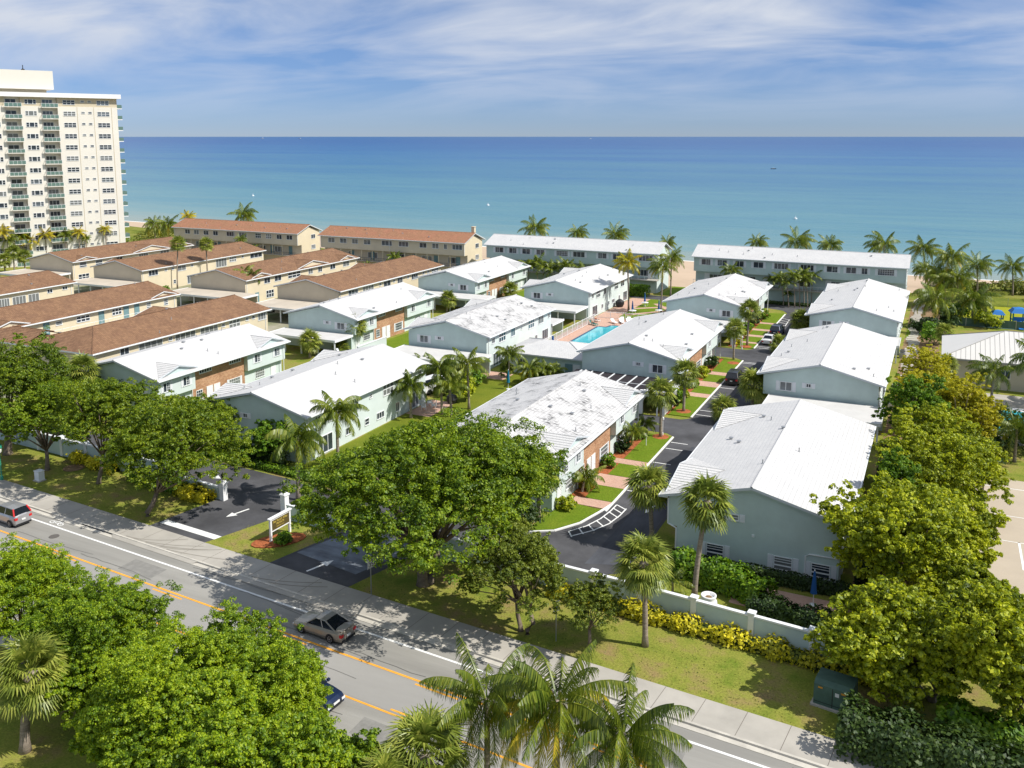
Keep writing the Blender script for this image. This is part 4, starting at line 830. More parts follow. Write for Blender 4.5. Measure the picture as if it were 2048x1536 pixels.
def archwall(label, x0, x1, y, o):
    t = thing('arched_wall', label, 'arch', (x0, y, 0), R(-90), group='white arched walls across the carport lanes'); L = x1-x0; b = MB(); zt = 3.0; rw = 1.15
    pts = [(o-rw, 0)]+[(o+rw*math.cos(math.pi-a), 1.35+rw*.95*math.sin(a)) for a in np.linspace(0, math.pi, 15)]+[(o+rw, 0)]
    n = len(pts)
    top = [(0, zt-1.1) if k == 0 else ((L, zt-1.1) if k == n-1 else (p[0]/1.0, zt-.0 if True else 0)) for k, p in enumerate(pts)]
    def zt_(y): return 1.75+1.25*math.sin(math.pi/2*max(0, min(1, y/(o*.8))))
    for s, xx in ((-1, -.14), (1, .14)):
        b.poly([(xx, 0, 0), (xx, pts[0][0], 0), (xx, pts[0][0], 1.35), (xx, pts[0][0], zt_(pts[0][0])), (xx, 0, zt_(0))], 0, flip=(s < 0))
        b.poly([(xx, pts[-1][0], 0), (xx, L, 0), (xx, L, zt_(L)), (xx, pts[-1][0], zt_(pts[-1][0]))], 0, flip=(s < 0))
        for k in range(1, n-2):
            a, c = pts[k], pts[k+1]; b.poly([(xx, a[0], a[1]), (xx, c[0], c[1]), (xx, c[0], zt_(c[0])), (xx, a[0], zt_(a[0]))], 0, flip=(s < 0))
    for k in range(n-1): b.poly([(-.14, *pts[k]), (-.14, *pts[k+1]), (.14, *pts[k+1]), (.14, *pts[k])], 0)
    ys = np.linspace(0, L, 13)
    for k in range(12): b.box(-.18, .18, ys[k]+.001, ys[k+1]-.001, zt_((ys[k]+ys[k+1])/2)-.03, zt_((ys[k]+ys[k+1])/2)+.08)
    b.build('wall', m_white, t); return t
archwall('white arched wall into the carport behind the moss-streaked brick house', -34.6, -29.2, 105.5, 3.75)
archwall('white arched wall into the carport beyond the pool-side house', -34.4, -29.0, 146.1, 3.75)
# hip-roofed pool house
ph = thing('pool_house', 'low hip-roofed white-tiled pool house between garden lawn and pool', 'pool house', (-56.6, 116.2, 0))
MB().box(.6, 12.6, .7, 9.2, 0, 2.9).build('wall', m_mint, ph)
b = MB(); b.poly([(0, 0, 3.1), (13.3, 0, 3.1), (8.6, 4.9, 4.35), (4.7, 4.9, 4.35)]); b.poly([(13.3, 9.8, 3.1), (0, 9.8, 3.1), (4.7, 4.9, 4.35), (8.6, 4.9, 4.35)]); b.poly([(0, 9.8, 3.1), (0, 0, 3.1), (4.7, 4.9, 4.35)]); b.poly([(13.3, 0, 3.1), (13.3, 9.8, 3.1), (8.6, 4.9, 4.35)])
for q in ((0, 0), (0, 9.8)): b.tube([(q[0], q[1], 3.12), (4.7, 4.9, 4.37)], .07, 5)
for q in ((13.3, 0), (13.3, 9.8)): b.tube([(q[0], q[1], 3.12), (8.6, 4.9, 4.37)], .07, 5)
b.box(.02, 13.28, .02, 9.78, 2.9, 3.08, 1); b.build('roof', [m_tile, m_fascia], ph)
door(ph, 11.4, .7, .02); door(ph, 10.2, .7, .02, m=m_teal); window(ph, 'slider', 1.6, 1.2, 3, .7, 1.6)
# garden walls
def gwall(label, pts, h, m=None, cap=True, th=.2, posts=0, postgap=4.05, group='garden walls'):
    m = m or m_mint; t = thing('garden_wall', label, 'wall', (pts[0][0], pts[0][1], 0), group=group); o = pts[0]; b = MB(); c = MB(); q = 0
    for (x0, y0), (x1, y1) in zip(pts, pts[1:]):
        d = Vector((x1-x0, y1-y0, 0)); L = d.length; d.normalize(); n = Vector((-d.y, d.x, 0))
        P = [Vector((x0-o[0], y0-o[1], 0))+d*a+n*s*th/2 for a, s in ((0, -1), (L, -1), (L, 1), (0, 1))]
        b.prism([(p.x, p.y) for p in P], 0, h)
        if cap: P = [Vector((x0-o[0], y0-o[1], 0))+d*a+n*s*(th/2+.06) for a, s in ((.0, -1), (L, -1), (L, 1), (.0, 1))]; c.prism([(p.x, p.y) for p in P], h+.001, h+.12)
        if posts:
            k = max(1, round(L/postgap))
            for i in range(k+1):
                if q and i == 0: continue
                p = Vector((x0-o[0], y0-o[1], 0))+d*(L*i/k); pr = MB(); pr.box(-.20, .20, -.20, .20, 0, h+.22).box(-.27, .27, -.27, .27, h+.22, h+.34).build('post', m_trim, t, loc=p, rot=math.atan2(d.y, d.x)); q = 1
    b.build('panel', m, t); 
    if cap: c.build('coping', m_trim, t)
    return t
gwall('mint boundary wall with white posts behind the yellow shrubs, right of the big tree', [(-36.2, 60.9), (-18.0, 59.75), (-1.8, 58.1)], 1.85, posts=1)
gwall('mint boundary wall with white posts under the left-hand trees', [(-120, 66.5), (-68.0, 63.4)], 1.85, posts=1)
gwall('low mint wing wall curving down to the entrance gate post', [(-67.7, 63.38), (-66.2, 63.0), (-60.2, 62.35)], 1.15)
gwall('short mint wing wall between the two entrance drives', [(-51.4, 61.5), (-45.6, 61.2)], 1.3)
gwall('low mint wall in front of the leftmost carport', [(-83.0, 112.3), (-79.6, 108.5), (-79.0, 104)], 1.6)
gwall('pale mint wall screening the middle carport', [(-79.6, 112.9), (-79.6, 120.8)], 2.1, m=m_mintw)
for lab, x, y in (('white gate post with black lantern left of the entrance drive', -59.7, 62.4), ('white gate post with black lantern beside the entrance sign', -52.6, 62.6)):
    t = thing('gate_post', lab, 'gate post', (x, y, 0), R(-4), group='gate posts at the entrance')
    MB().box(-.27, .27, -.27, .27, 0, 1.65).box(-.34, .34, -.34, .34, 1.65, 1.78).box(-.25, .25, -.25, .25, 1.78, 1.86).build('post', m_white, t)
    l = MB(); l.lathe([(.07, 1.86), (.04, 1.9), (.04, 2.1), (.12, 2.13), (.15, 2.45), (.20, 2.47), (.03, 2.66), (.02, 2.75)], 8); l.build('lantern', m_black, t)
# ---------------- vegetation ----------------
def leafmat(name, dark, mid, light, trans=.35, rough=.55):
    m = bpy.data.materials.new(name); m.use_nodes = True; nt = m.node_tree; L = nt.links; nt.nodes.clear()
    o = nt.nodes.new('ShaderNodeOutputMaterial'); g = nt.nodes.new('ShaderNodeNewGeometry'); tc_ = nt.nodes.new('ShaderNodeTexCoord'); oi = nt.nodes.new('ShaderNodeObjectInfo')
    nz = nt.nodes.new('ShaderNodeTexNoise'); nz.inputs['Scale'].default_value = .45; nz.inputs['Detail'].default_value = 3; L.new(tc_.outputs['Object'], nz.inputs['Vector'])
    a = nt.nodes.new('ShaderNodeMath'); a.operation = 'MULTIPLY_ADD'; a.inputs[1].default_value = .72; L.new(g.outputs['Random Per Island'], a.inputs[0])
    b = nt.nodes.new('ShaderNodeMath'); b.operation = 'MULTIPLY_ADD'; b.inputs[1].default_value = 1.3; b.inputs[2].default_value = -.53; L.new(nz.outputs[0], b.inputs[0]); L.new(b.outputs[0], a.inputs[2])
    c_ = nt.nodes.new('ShaderNodeMath'); c_.operation = 'MULTIPLY_ADD'; c_.inputs[1].default_value = .22; L.new(oi.outputs['Random'], c_.inputs[0]); L.new(a.outputs[0], c_.inputs[2])
    r_ = nt.nodes.new('ShaderNodeValToRGB'); e = r_.color_ramp.elements; e[0].position = .12; e[0].color = (*dark, 1); e[1].position = .95; e[1].color = (*light, 1); x = e.new(.52); x.color = (*mid, 1); L.new(c_.outputs[0], r_.inputs[0])
    d = nt.nodes.new('ShaderNodeBsdfDiffuse'); L.new(r_.outputs[0], d.inputs[0]); t = nt.nodes.new('ShaderNodeBsdfTranslucent'); L.new(r_.outputs[0], t.inputs[0])
    gl = nt.nodes.new('ShaderNodeBsdfGlossy'); gl.inputs['Roughness'].default_value = rough; gl.inputs[0].default_value = (.9, .95, .9, 1)
    m1 = nt.nodes.new('ShaderNodeMixShader'); m1.inputs[0].default_value = trans; L.new(d.outputs[0], m1.inputs[1]); L.new(t.outputs[0], m1.inputs[2])
    m2 = nt.nodes.new('ShaderNodeMixShader'); m2.inputs[0].default_value = .028; L.new(m1.outputs[0], m2.inputs[1]); L.new(gl.outputs[0], m2.inputs[2]); L.new(m2.outputs[0], o.inputs[0]); return m
lf_tree = leafmat('tree_leaves', (.035,.07,.002), (.12,.20,.003), (.31,.38,.007), .38)
lf_big = leafmat('broad_tree_leaves', (.032,.07,.002), (.11,.20,.003), (.29,.38,.007), .38)
lf_grape = leafmat('round_leaves', (.07,.11,.002), (.27,.34,.004), (.60,.62,.015), .42)
lf_gold = leafmat('golden_leaves', (.14,.16,.003), (.38,.38,.006), (.66,.58,.015), .4)
lf_bamboo = leafmat('bamboo_leaves', (.30,.30,.005), (.52,.50,.008), (.66,.60,.015), .5)
lf_dark = leafmat('dark_leaves', (.012,.03,.005), (.032,.07,.009), (.075,.125,.014), .35)  # deepened so that tree shade on the hedge is part of the colour
lf_olive = leafmat('olive_leaves', (.04,.07,.004), (.115,.165,.008), (.27,.31,.025), .36)
lf_front = leafmat('foreground_leaves', (.045,.10,.002), (.155,.275,.004), (.40,.50,.008), .4)
lf_hedge = leafmat('hedge_leaves', (.04,.10,.003), (.11,.24,.005), (.25,.38,.009), .38)
lf_croton = leafmat('croton_leaves', (.14,.17,.006), (.58,.52,.010), (.85,.74,.03))
lf_palm = leafmat('palm_leaves', (.05,.085,.007), (.125,.18,.012), (.28,.31,.03), .38, .4)
lf_palmy = leafmat('yellowing_palm_leaves', (.17,.18,.009), (.38,.36,.018), (.66,.48,.03), .38, .4)
lf_fan = leafmat('fan_palm_leaves', (.09,.13,.018), (.21,.27,.035), (.43,.45,.08), .35, .4)
lf_grass = leafmat('scrub_leaves', (.07,.10,.012), (.17,.20,.02), (.30,.28,.05))

def quads_mesh(name, V, m):
    """V: (n,4,3) leaf quads"""
    n = len(V); me = bpy.data.meshes.new(name); me.vertices.add(n*4); me.vertices.foreach_set('co', V.reshape(-1).astype(np.float32))
    me.loops.add(n*4); me.loops.foreach_set('vertex_index', np.arange(n*4, dtype=np.int32)); me.polygons.add(n); me.polygons.foreach_set('loop_start', np.arange(0, n*4, 4, dtype=np.int32))
    me.materials.append(m); me.update(calc_edges=True); return me
def unit(v): return v/np.maximum(np.linalg.norm(v, axis=-1, keepdims=True), 1e-9)
def leaves(P, Nn, size, g, asp=.62):
    """leaf quads at P with rough normals Nn"""
    n = len(P); Nn = unit(Nn+g.normal(0, .55, (n, 3))); t = unit(np.cross(Nn, g.normal(0, 1, (n, 3)))); b = np.cross(Nn, t)
    s = size*g.uniform(.6, 1.35, (n, 1)); return np.stack([P-t*s, P-b*s*asp, P+t*s, P+b*s*asp], 1)
def clumps(Cn, rc, per, size, g, flat=.75):
    """leaf clumps: Cn centres (k,3), rc radii (k,)"""
    k = len(Cn); d = unit(g.normal(0, 1, (k, per, 3))); d[..., 2] = np.where(d[..., 2] < -.25, -d[..., 2], d[..., 2])
    rr = rc[:, None, None]*g.uniform(.55, 1.08, (k, per, 1)); P = Cn[:, None, :]+d*rr*np.array([1, 1, flat]); d[..., 2] += .35
    return leaves(P.reshape(-1, 3), d.reshape(-1, 3), size, g)
def crown_pts(Rx, Ry, Rz, k, g, low=-.55, inner=.40, lumps=9):
    """clump centres in a lumpy ellipsoid shell"""
    d = unit(g.normal(0, 1, (k*3, 3))); d = d[d[:, 2] > low][:k]; L = unit(g.normal(0, 1, (lumps, 3)))
    bump = 1+.42*np.max(np.clip(d@L.T, 0, 1)**6, axis=1)-.22
    r_ = np.where(g.uniform(0, 1, len(d)) < inner, g.uniform(.35, .8, len(d)), g.uniform(.84, 1.0, len(d)))*bump
    sp2 = g.uniform(0, 1, len(d)) < .14; r_ = np.where(sp2, r_*g.uniform(1.05, 1.16, len(d)), r_)
    return d*r_[:, None]*np.array([Rx, Ry, Rz])
LS = .47
def tree(label, base, bbox, leaf, lsize=.22, clump=.16, k=150, per=90, cat='tree', name='broadleaf_tree', trunk_r=.28, group=None, seed=0, zc=None, R3=None, low=-.5, trunks=1, lean=(0, 0), bark=None, dx=0, dy=0):
    """bbox: the crown's extent seen from the camera, from which its real radii follow"""
    g = np.random.default_rng(seed or abs(hash(label)) % 99999) if seed else np.random.default_rng(sum(map(ord, label)))
    B = base if len(base) == 3 else (*base, 0.0)
    t = thing(name, label, cat, B, 0, group)
    if R3 is None:
        x0, y0, x1, y1 = bbox; D = depth((B[0], B[1], 5)); Rh = (x1-x0)/2*D/FPX; cx_, cy_ = (x0+x1)/2, (y0+y1)/2
        d = ray(cx_, cy_); tt = math.hypot(B[0]+dx, B[1]+dy)/math.hypot(d[0], d[1]); Cc = np.array([d[0]*tt, d[1]*tt, HC+d[2]*tt])
        el = math.atan2(HC-Cc[2], math.hypot(Cc[0], Cc[1])); hh = (y1-y0)/2*D/FPX
        Rz = math.sqrt(max((hh**2-(Rh*math.sin(el))**2), (.35*hh)**2))/math.cos(el); Rz = max(.45*Rh if Rz < .45*Rh else Rz, 1.0); Rz = min(Rz, Cc[2]-1.2 if Cc[2] > 2.4 else Rz)
    else: Rh, Rz = R3; Cc = np.array([B[0], B[1], zc])
    Rh *= .89; Rz *= .90
    Cl = Cc-np.array(B); P = crown_pts(Rh, Rh, Rz, int(k*1.3), g, low); rc = g.uniform(.55, 1.35, len(P))*clump*Rh
    tuft = 9; Q = np.repeat(P, tuft, 0)+unit(g.normal(0, 1, (len(P)*tuft, 3)))*np.repeat(rc, tuft)[:, None]*g.uniform(.45, 1.35, (len(P)*tuft, 1))*np.array([1, 1, .8])
    k = k
    V = clumps(Q+Cl, np.repeat(rc, tuft)*.34, max(6, int(per*4.1/tuft)), lsize*LS, g, .8); obj('crown', quads_mesh('crown', V, leaf), t)
    bk = bark or m_bark; tm = MB(); Cv = Vector(Cl)
    for j in range(trunks):
        off = Vector((.35*math.cos(j*2.4), .35*math.sin(j*2.4), 0))*(trunks > 1); fork = off*2+Vector((Cv.x*.35+lean[0], Cv.y*.35+lean[1], max(.9, (Cl[2]-Rz)*.75+.5)))
        tm.tube([off*1.0+Vector((0, 0, -.1)), off+Vector((0, 0, .3)), off*1.4+fork*.5+Vector((.05, 0, 0)), fork], [trunk_r*1.5, trunk_r*1.05, trunk_r*.9, trunk_r*.75], 8)
        for i in g.choice(len(P), min(len(P), 14 if Rh > 3 else 7), replace=False):
            e_ = Vector(P[i]+Cl)*.92; mid = fork.lerp(e_, .5)+Vector((0, 0, .12*Rz)); tm.tube([fork, mid, e_], [trunk_r*.5, trunk_r*.26, .03], 5)
    tm.build('trunk', bk, t, smooth=True); return t

def shrub(label, pts, w, h, leaf, size=.13, dens=55, name='hedge', cat='hedge', group=None, rag=.12, z0=.0):
    """a clipped or loose hedge along pts"""
    g = np.random.default_rng(sum(map(ord, label))); o = pts[0]; t = thing(name, label, cat, (o[0], o[1], z0), 0, group); Vs = []; core = MB()
    segs = list(zip(pts, pts[1:])) if len(pts) > 1 else [(pts[0], (pts[0][0]+.01, pts[0][1]))]
    for p, q in segs:
        d = np.array([q[0]-p[0], q[1]-p[1]]); L = max(np.linalg.norm(d), .02); d = d/L; nn = np.array([-d[1], d[0]]); P0 = np.array([p[0]-o[0], p[1]-o[1]])
        area = (L+w)*(w+2*h)+w*h*2; n = int(area*dens); u = g.uniform(-w*.35, L+w*.35, n); th = g.uniform(0, math.pi, n); lump = 1+rag*np.sin(u*2.1+g.uniform(0, 6))+g.normal(0, rag*.6, n)
        sq = .55; cw = np.sign(np.cos(th))*np.abs(np.cos(th))**sq; cz = np.abs(np.sin(th))**sq
        xw = cw*w/2*lump; z = .02+cz*h*lump*.97; P = np.stack([P0[0]+d[0]*u+nn[0]*xw, P0[1]+d[1]*u+nn[1]*xw, z], 1)
        Nn = np.stack([nn[0]*cw, nn[1]*cw, cz+.3], 1); Vs.append(leaves(P, Nn, size, g))
        ni = n//3; P2 = P[:ni].copy(); P2[:, 2] *= g.uniform(.1, .9, ni); Vs.append(leaves(P2, Nn[:ni], size, g))
        c0, c1 = P0, P0+d*L
        core.prism([tuple(c0+nn*w*.33), tuple(c1+nn*w*.33), tuple(c1-nn*w*.33), tuple(c0-nn*w*.33)], 0, h*.72)  # solid dark green filler box in place of the hedge's shaded inside
    obj('foliage', quads_mesh('foliage', np.concatenate(Vs), leaf), t); core.build('stems_and_core', m_stem, t); return t
m_stem = mat('dark_stem_core', (.03,.045,.012), .95, .05)
def bush(label, x, y, r_, h, leaf, size=.12, group=None, name='shrub', cat='shrub', n=None, z0=0):
    g = np.random.default_rng(int(abs(x)*131+abs(y)*77)); t = thing(name, label, cat, (x, y, z0), 0, group); k = 26
    P = crown_pts(r_*.85, r_*.85, h*.5, k, g, -.8); P[:, 2] += h*.5; V = clumps(P, g.uniform(.25, .42, len(P))*r_, n or 42, size, g); obj('foliage', quads_mesh('foliage', V, leaf), t)
    b = MB(); [b.tube([(0, 0, 0), (P[i][0]*.6, P[i][1]*.6, max(.1, P[i][2]*.8))], .025, 4) for i in range(6)]; b.build('stems_and_core', m_stem, t); return t

# palms -------------------------------------------------
def frond(out, az, el0, L, droop, nleaf, ll, wd, g, base=(0, 0, 0), hang=.55, curl=0, rach=.035):
    ns = 9; p = np.array(base, float); pts = [p.copy()]; el = el0
    for i in range(ns):
        st = L/ns; a = az+curl*i/ns; p = p+np.array([math.cos(a)*math.cos(el), math.sin(a)*math.cos(el), math.sin(el)])*st; pts.append(p.copy()); el -= droop/ns*(.5+1.0*i/ns)
    pts = np.array(pts); q = []
    for i in range(ns):
        a, b = pts[i], pts[i+1]; w0 = rach*(1-i/ns)+.012; sd_ = unit(np.cross(b-a, [0, 0, 1.])); out.append([a-sd_*w0, a+sd_*w0, b+sd_*w0*.85, b-sd_*w0*.85])
    ts = np.linspace(.14, .985, nleaf); 
    for t in ts:
        s = t*ns; i = min(int(s), ns-1); f = s-i; P = pts[i]*(1-f)+pts[i+1]*f; d = unit(pts[i+1]-pts[i]); side = unit(np.cross(d, [0, 0, 1.])); l_ = ll*(math.sin(math.pi*min(1, t*.86+.14))**.6)*g.uniform(.85, 1.1)
        for sg in (-1, 1):
            dr = unit(side*sg*.85+d*.42+np.array([0, 0, -hang*g.uniform(.6, 1.3)])); m_ = P+dr*l_*.55; e_ = m_+unit(dr+np.array([0, 0, -.7*hang-.15]))*l_*.5
            wv = d*wd; out.append([P-wv*.5, P+wv*.5, m_+wv*.5, m_-wv*.5]); out.append([m_-wv*.5, m_+wv*.5, e_+wv*.08, e_-wv*.08])
def coconut_mesh(seed, nf, L, nleaf, ll, wd, leaf, wind=.0, lo=-.5, droop=1.5, hang=.6, old=0):
    g = np.random.default_rng(seed); out = []
    for i in range(nf):
        el = 1.35-(1.35-lo)*(i/(nf-1))**.85+g.normal(0, .07); az = i*2.399+g.normal(0, .12)
        a2 = az+wind*math.sin(az-WIND)*-.6
        frond(out, a2, el, L*g.uniform(.85, 1.08)*(.8 if i < 2 else 1), droop*g.uniform(.8, 1.2)*(.6 if el > 1 else 1), nleaf, ll, wd, g, base=(.12*math.cos(az), .12*math.sin(az), 0), hang=hang, curl=wind*math.sin(WIND-az)*.9)
    me = quads_mesh('crown', np.array(out), leaf)
    if old:
        me.materials.append(lf_palmy); n_ = len(out)//nf; me.polygons.foreach_set('material_index', [1 if (k//n_) >= nf*(1-old) and (k//n_) % 3 else 0 for k in range(len(out))])
    return me
WIND = R(175)
def fan_mesh(seed, nf, pet, rad, nb, leaf, wd=.06, lo=-.9):
    g = np.random.default_rng(seed); out = []
    for i in range(nf):
        el = 1.4-(1.4-lo)*(i/(nf-1))**.9+g.normal(0, .1); az = i*2.399+g.normal(0, .15); d = np.array([math.cos(az)*math.cos(el), math.sin(az)*math.cos(el), math.sin(el)]); sd_ = unit(np.cross(d, [0, 0, 1.])+1e-6); up_ = np.cross(sd_, d)
        h = d*pet*g.uniform(.75, 1.1)+np.array([0, 0, -.12*pet*math.cos(el)]); w = .03; out.append([-sd_*w, sd_*w, h+sd_*w*.7, h-sd_*w*.7]); roll = g.normal(0, .35)
        s2 = sd_*math.cos(roll)+up_*math.sin(roll)
        for b in np.linspace(-1.75, 1.75, nb):
            v = d*math.cos(b)+s2*math.sin(b); r1 = rad*g.uniform(.85, 1.1)*(1-.12*abs(b)/1.75); m_ = h+unit(v+np.array([0, 0, -.05]))*r1*.55; e_ = m_+unit(v+np.array([0, 0, -.75]))*r1*.5; wv = unit(np.cross(v, up_))*wd
            out.append([h-wv*.3, h+wv*.3, m_+wv, m_-wv]); out.append([m_-wv, m_+wv, e_+wv*.12, e_-wv*.12])
    return quads_mesh('crown', np.array(out), leaf)
far_coco = [coconut_mesh(11+i, 25, 3.9, 30, 1.0, .078, lf_palm, wind=.8 if i else .3, droop=1.9, hang=.95, old=.12) for i in range(3)]
far_cocoy = coconut_mesh(21, 22, 3.7, 25, 1.0, .11, lf_palmy, wind=.7)
queen = [coconut_mesh(31+i, 18, 3.2, 30, .9, .085, lf_palm, wind=.5, lo=-.2, droop=2.2, hang=1.0) for i in range(2)]
small_palm = coconut_mesh(41, 11, 1.5, 12, .42, .07, lf_palm, lo=.0, droop=1.8, hang=.5)
slim = [coconut_mesh(51+i, 12, 2.5, 14, .75, .12, lf_palm, lo=.1, droop=2.0, hang=.5) for i in range(2)]
near_coco = [coconut_mesh(61+i, 26, 4.1, 62, 1.05, .05, lf_palm, wind=.25, lo=-.8, droop=1.7, hang=1.3, old=.6 if i == 1 else .2) for i in range(3)]
fan_far = [fan_mesh(71+i, 60, 1.15, 1.2, 13, lf_fan, .075) for i in range(3)]
fan_near = [fan_mesh(81+i, 66, 1.3, 1.3, 20, lf_fan, .055, -1.15) for i in range(2)]
_tr = {}
def palm(label, B, Z, crown, sc=1.0, tr=.16, name='coconut_palm', lean=(0, 0), group=None, rot=None, boots=False):
    """trunk foot B=(x,y), crown centre at height Z, leaning by lean"""
    t = thing(name, label, 'palm', (B[0], B[1], 0), 0, group); H_ = Z; b = MB(); n = 7; pts = []; rad = []
    for i in range(n+1):
        f = i/n; pts.append((lean[0]*f**1.6, lean[1]*f**1.6, -.05+(H_+.05)*f)); rad.append(tr*(1.45 if i == 0 else (1.08-.28*f)))
    b.tube(pts, rad, 9)
    b.build('trunk', m_palmb, t, smooth=True); g = random.Random(int(abs(B[0]*37+B[1]*11)))
    obj('crown', crown, t, (lean[0], lean[1], H_), (g.uniform(-.07, .07), g.uniform(-.07, .07), g.uniform(0, 6.28) if rot is None else rot)).scale = (sc, sc, sc)
    if name == 'fan_palm':
        s = MB().lathe([(tr*.9, -.75), (tr*1.9, -.45), (tr*1.7, -.05), (tr*.8, .1)], 9); s.build('boot', m_palmb, t, loc=(lean[0], lean[1], H_))
    return t
def palm_px(label, bpx, cpx, crown, sc=1.0, tr=.16, name='coconut_palm', group=None, Y=None, rot=None):
    """foot where its trunk meets the ground, crown centre above it"""
    if Y is None: B = at(*bpx)
    else: q = onY(*cpx, Y); return palm(label, (q[0], Y), q[2], crown, sc, tr, name, (0, 0), group, rot)
    d = ray(*cpx); r_ = np.array([B[0], B[1]]); # plane through the foot facing the camera
    t_ = (r_@r_)/(d[0]*r_[0]+d[1]*r_[1]); T = (d[0]*t_, d[1]*t_, HC+d[2]*t_)
    return palm(label, (B[0], B[1]), T[2], crown, sc, tr, name, (T[0]-B[0], T[1]-B[1]), group, rot)

FG = 'cabbage palms along the driveway'
F_ = fan_far
palm_px('cabbage palm in front of the nearest right-hand gable corner, head over the roof edge', (1303,1086), (1298,972), F_[0], 1.0, .19, 'fan_palm', FG)
palm_px('tall leaning cabbage palm whose head hides the upper window of the nearest mint gable', (1388,1200), (1415,1003), F_[1], 1.05, .20, 'fan_palm', FG)
palm_px('cabbage palm standing on the roadside grass in front of the mint wall', (1290,1292), (1288,1125), fan_near[1], .92, .19, 'fan_palm', FG)
palm('cabbage palm head showing at the front corner of the mossy-roofed house', (-30.9, 70.9), 4.6, F_[2], 1.05, .18, 'fan_palm', group=FG)
palm_px('cabbage palm by the white arched wall, ringed with red mulch', (1321,875), (1322,785), F_[1], .95, .17, 'fan_palm', FG)
palm_px('tall cabbage palm in the second lawn, in a circle of red mulch', (1367,824), (1371,746), F_[0], .98, .17, 'fan_palm', FG)
palm_px('cabbage palm at the front corner of the middle right-hand house', (1504,818), (1508,768), F_[2], 1.1, .19, 'fan_palm', FG)
palm_px('squat cabbage palm behind the roof of the nearest right-hand house', (1446,845), (1448,817), F_[1], .9, .18, 'fan_palm', FG)
palm_px('slim cabbage palm beside the arch beyond the pool-side house', (1467,720), (1469,656), F_[2], .85, .15, 'fan_palm', FG)
palm_px('tall cabbage palm beyond the white lamp post on the third lawn', (1494,692), (1499,620), F_[0], .98, .17, 'fan_palm', FG)
palm_px('rounded cabbage palm at the end of the driveway before the sea-end gable', (1605,668), (1603,641), F_[1], 1.15, .18, 'fan_palm', FG)
palm_px('small cabbage palm beside the parked white sedan', (1556,705), (1559,688), F_[2], .85, .15, 'fan_palm', FG)
palm_px('cabbage palm in the first court, in front of the middle left gable', (712,697), (712,650), F_[0], .98, .17, 'fan_palm', 'cabbage palms in the left courtyard')
palm_px('cabbage palm by the carport lane wall with a leafy shadow on the wall', (620,716), (620,681), F_[1], .98, .18, 'fan_palm', 'cabbage palms in the left courtyard')
palm_px('cabbage palm over the court wall left of the moss-roofed pool house', (894,624), (897,597), F_[2], .95, .17, 'fan_palm', 'cabbage palms in the left courtyard')
palm_px('cabbage palm before the brick front of the sea-end left house', (961,600), (962,575), F_[1], .95, .17, 'fan_palm', 'cabbage palms in the left courtyard')
palm_px('low round cabbage palm right of the brick front at the sea end', (1020,596), (1020,580), F_[0], 1.0, .17, 'fan_palm', 'cabbage palms in the left courtyard')
palm_px('stubby palm bush between the two courtyard cabbage palms', (684,703), (683,692), F_[2], .8, .15, 'fan_palm', 'cabbage palms in the left courtyard')
palm('fan palm rising behind the left-hand trees at the nearest mint roof corner', (-93.6, 75.2), 5.9, F_[0], 1.05, .17, 'fan_palm', group='cabbage palms in the left courtyard')
palm_px('big cabbage palm with dry brown boots in the bottom left corner', (50,1502), (62,1345), fan_near[0], 1.0, .26, 'fan_palm', 'foreground palms')
TP = at(*(850,1500), 5.2); palm('fan palm head poking up at the bottom edge left of the coconut palms', (TP[0], TP[1]), 4.9, fan_near[1], 1.0, .2, 'fan_palm', group='foreground palms')
TP = at(*(770,1545), 5.2); palm('pale fan palm head at the very bottom edge beside the road trees', (TP[0], TP[1]), 4.4, fan_near[0], .8, .2, 'fan_palm', group='foreground palms')
for i, (cx_, cy_, z, sc, lab) in enumerate(((1105,1402,7.6,1.0,'large coconut palm at the bottom centre with yellowing lower fronds'), (965,1398,6.6,.9,'coconut palm at the bottom, left of the yellowing one'), (1238,1468,6.6,.9,'coconut palm at the bottom, right of the yellowing one'))):
    q = at(cx_, cy_, z); palm(lab, (q[0]+.2, q[1]+.1), z, near_coco[(1, 0, 2)[i]], sc, .17, 'coconut_palm', group='foreground palms')
# yard beside the nearest gable
palm_px('small feathery palm behind the mint wall', (1345,1194), (1345,1163), small_palm, 1.15, .1, 'feather_palm')
# palms at the brick fronts and gardens
palm_px('leaning date palm at the door of the mossy-roofed brick house', (1164,985), (1172,955), queen[0], .72, .12, 'feather_palm', 'small palms at the brick fronts')
palm_px('small palm under the far wing windows of the mossy-roofed house', (1252,902), (1268,862), queen[1], .62, .11, 'feather_palm', 'small palms at the brick fronts')
palm_px('small palm by the white arch at the first lawn', (1284,872), (1291,846), queen[0], .55, .1, 'feather_palm', 'small palms at the brick fronts')
Q = 'queen palms in the garden court'
palm_px('left queen palm of three slim ones on the garden lawn', (884,829), (880,735), queen[0], 1.0, .15, 'queen_palm', Q)
palm_px('tallest queen palm with grey trunk at the lawn edge', (938,818), (934,726), queen[1], 1.05, .15, 'queen_palm', Q)
palm_px('shorter queen palm with rough trunk between two taller ones', (903,834), (898,770), queen[0], .9, .16, 'queen_palm', Q)
palm_px('wind-blown queen palm at the patio of the white chairs', (822,836), (820,770), queen[1], .95, .16, 'queen_palm', Q)
palm('queen palm in front of the long roof, behind the big tree', (-54.6, 73.5), 6.2, queen[0], 1.1, .17, 'queen_palm', group=Q)
palm_px('queen palm with a smooth pale trunk at the entrance forecourt', (597,1000), (595,878), queen[1], 1.15, .2, 'queen_palm', Q)
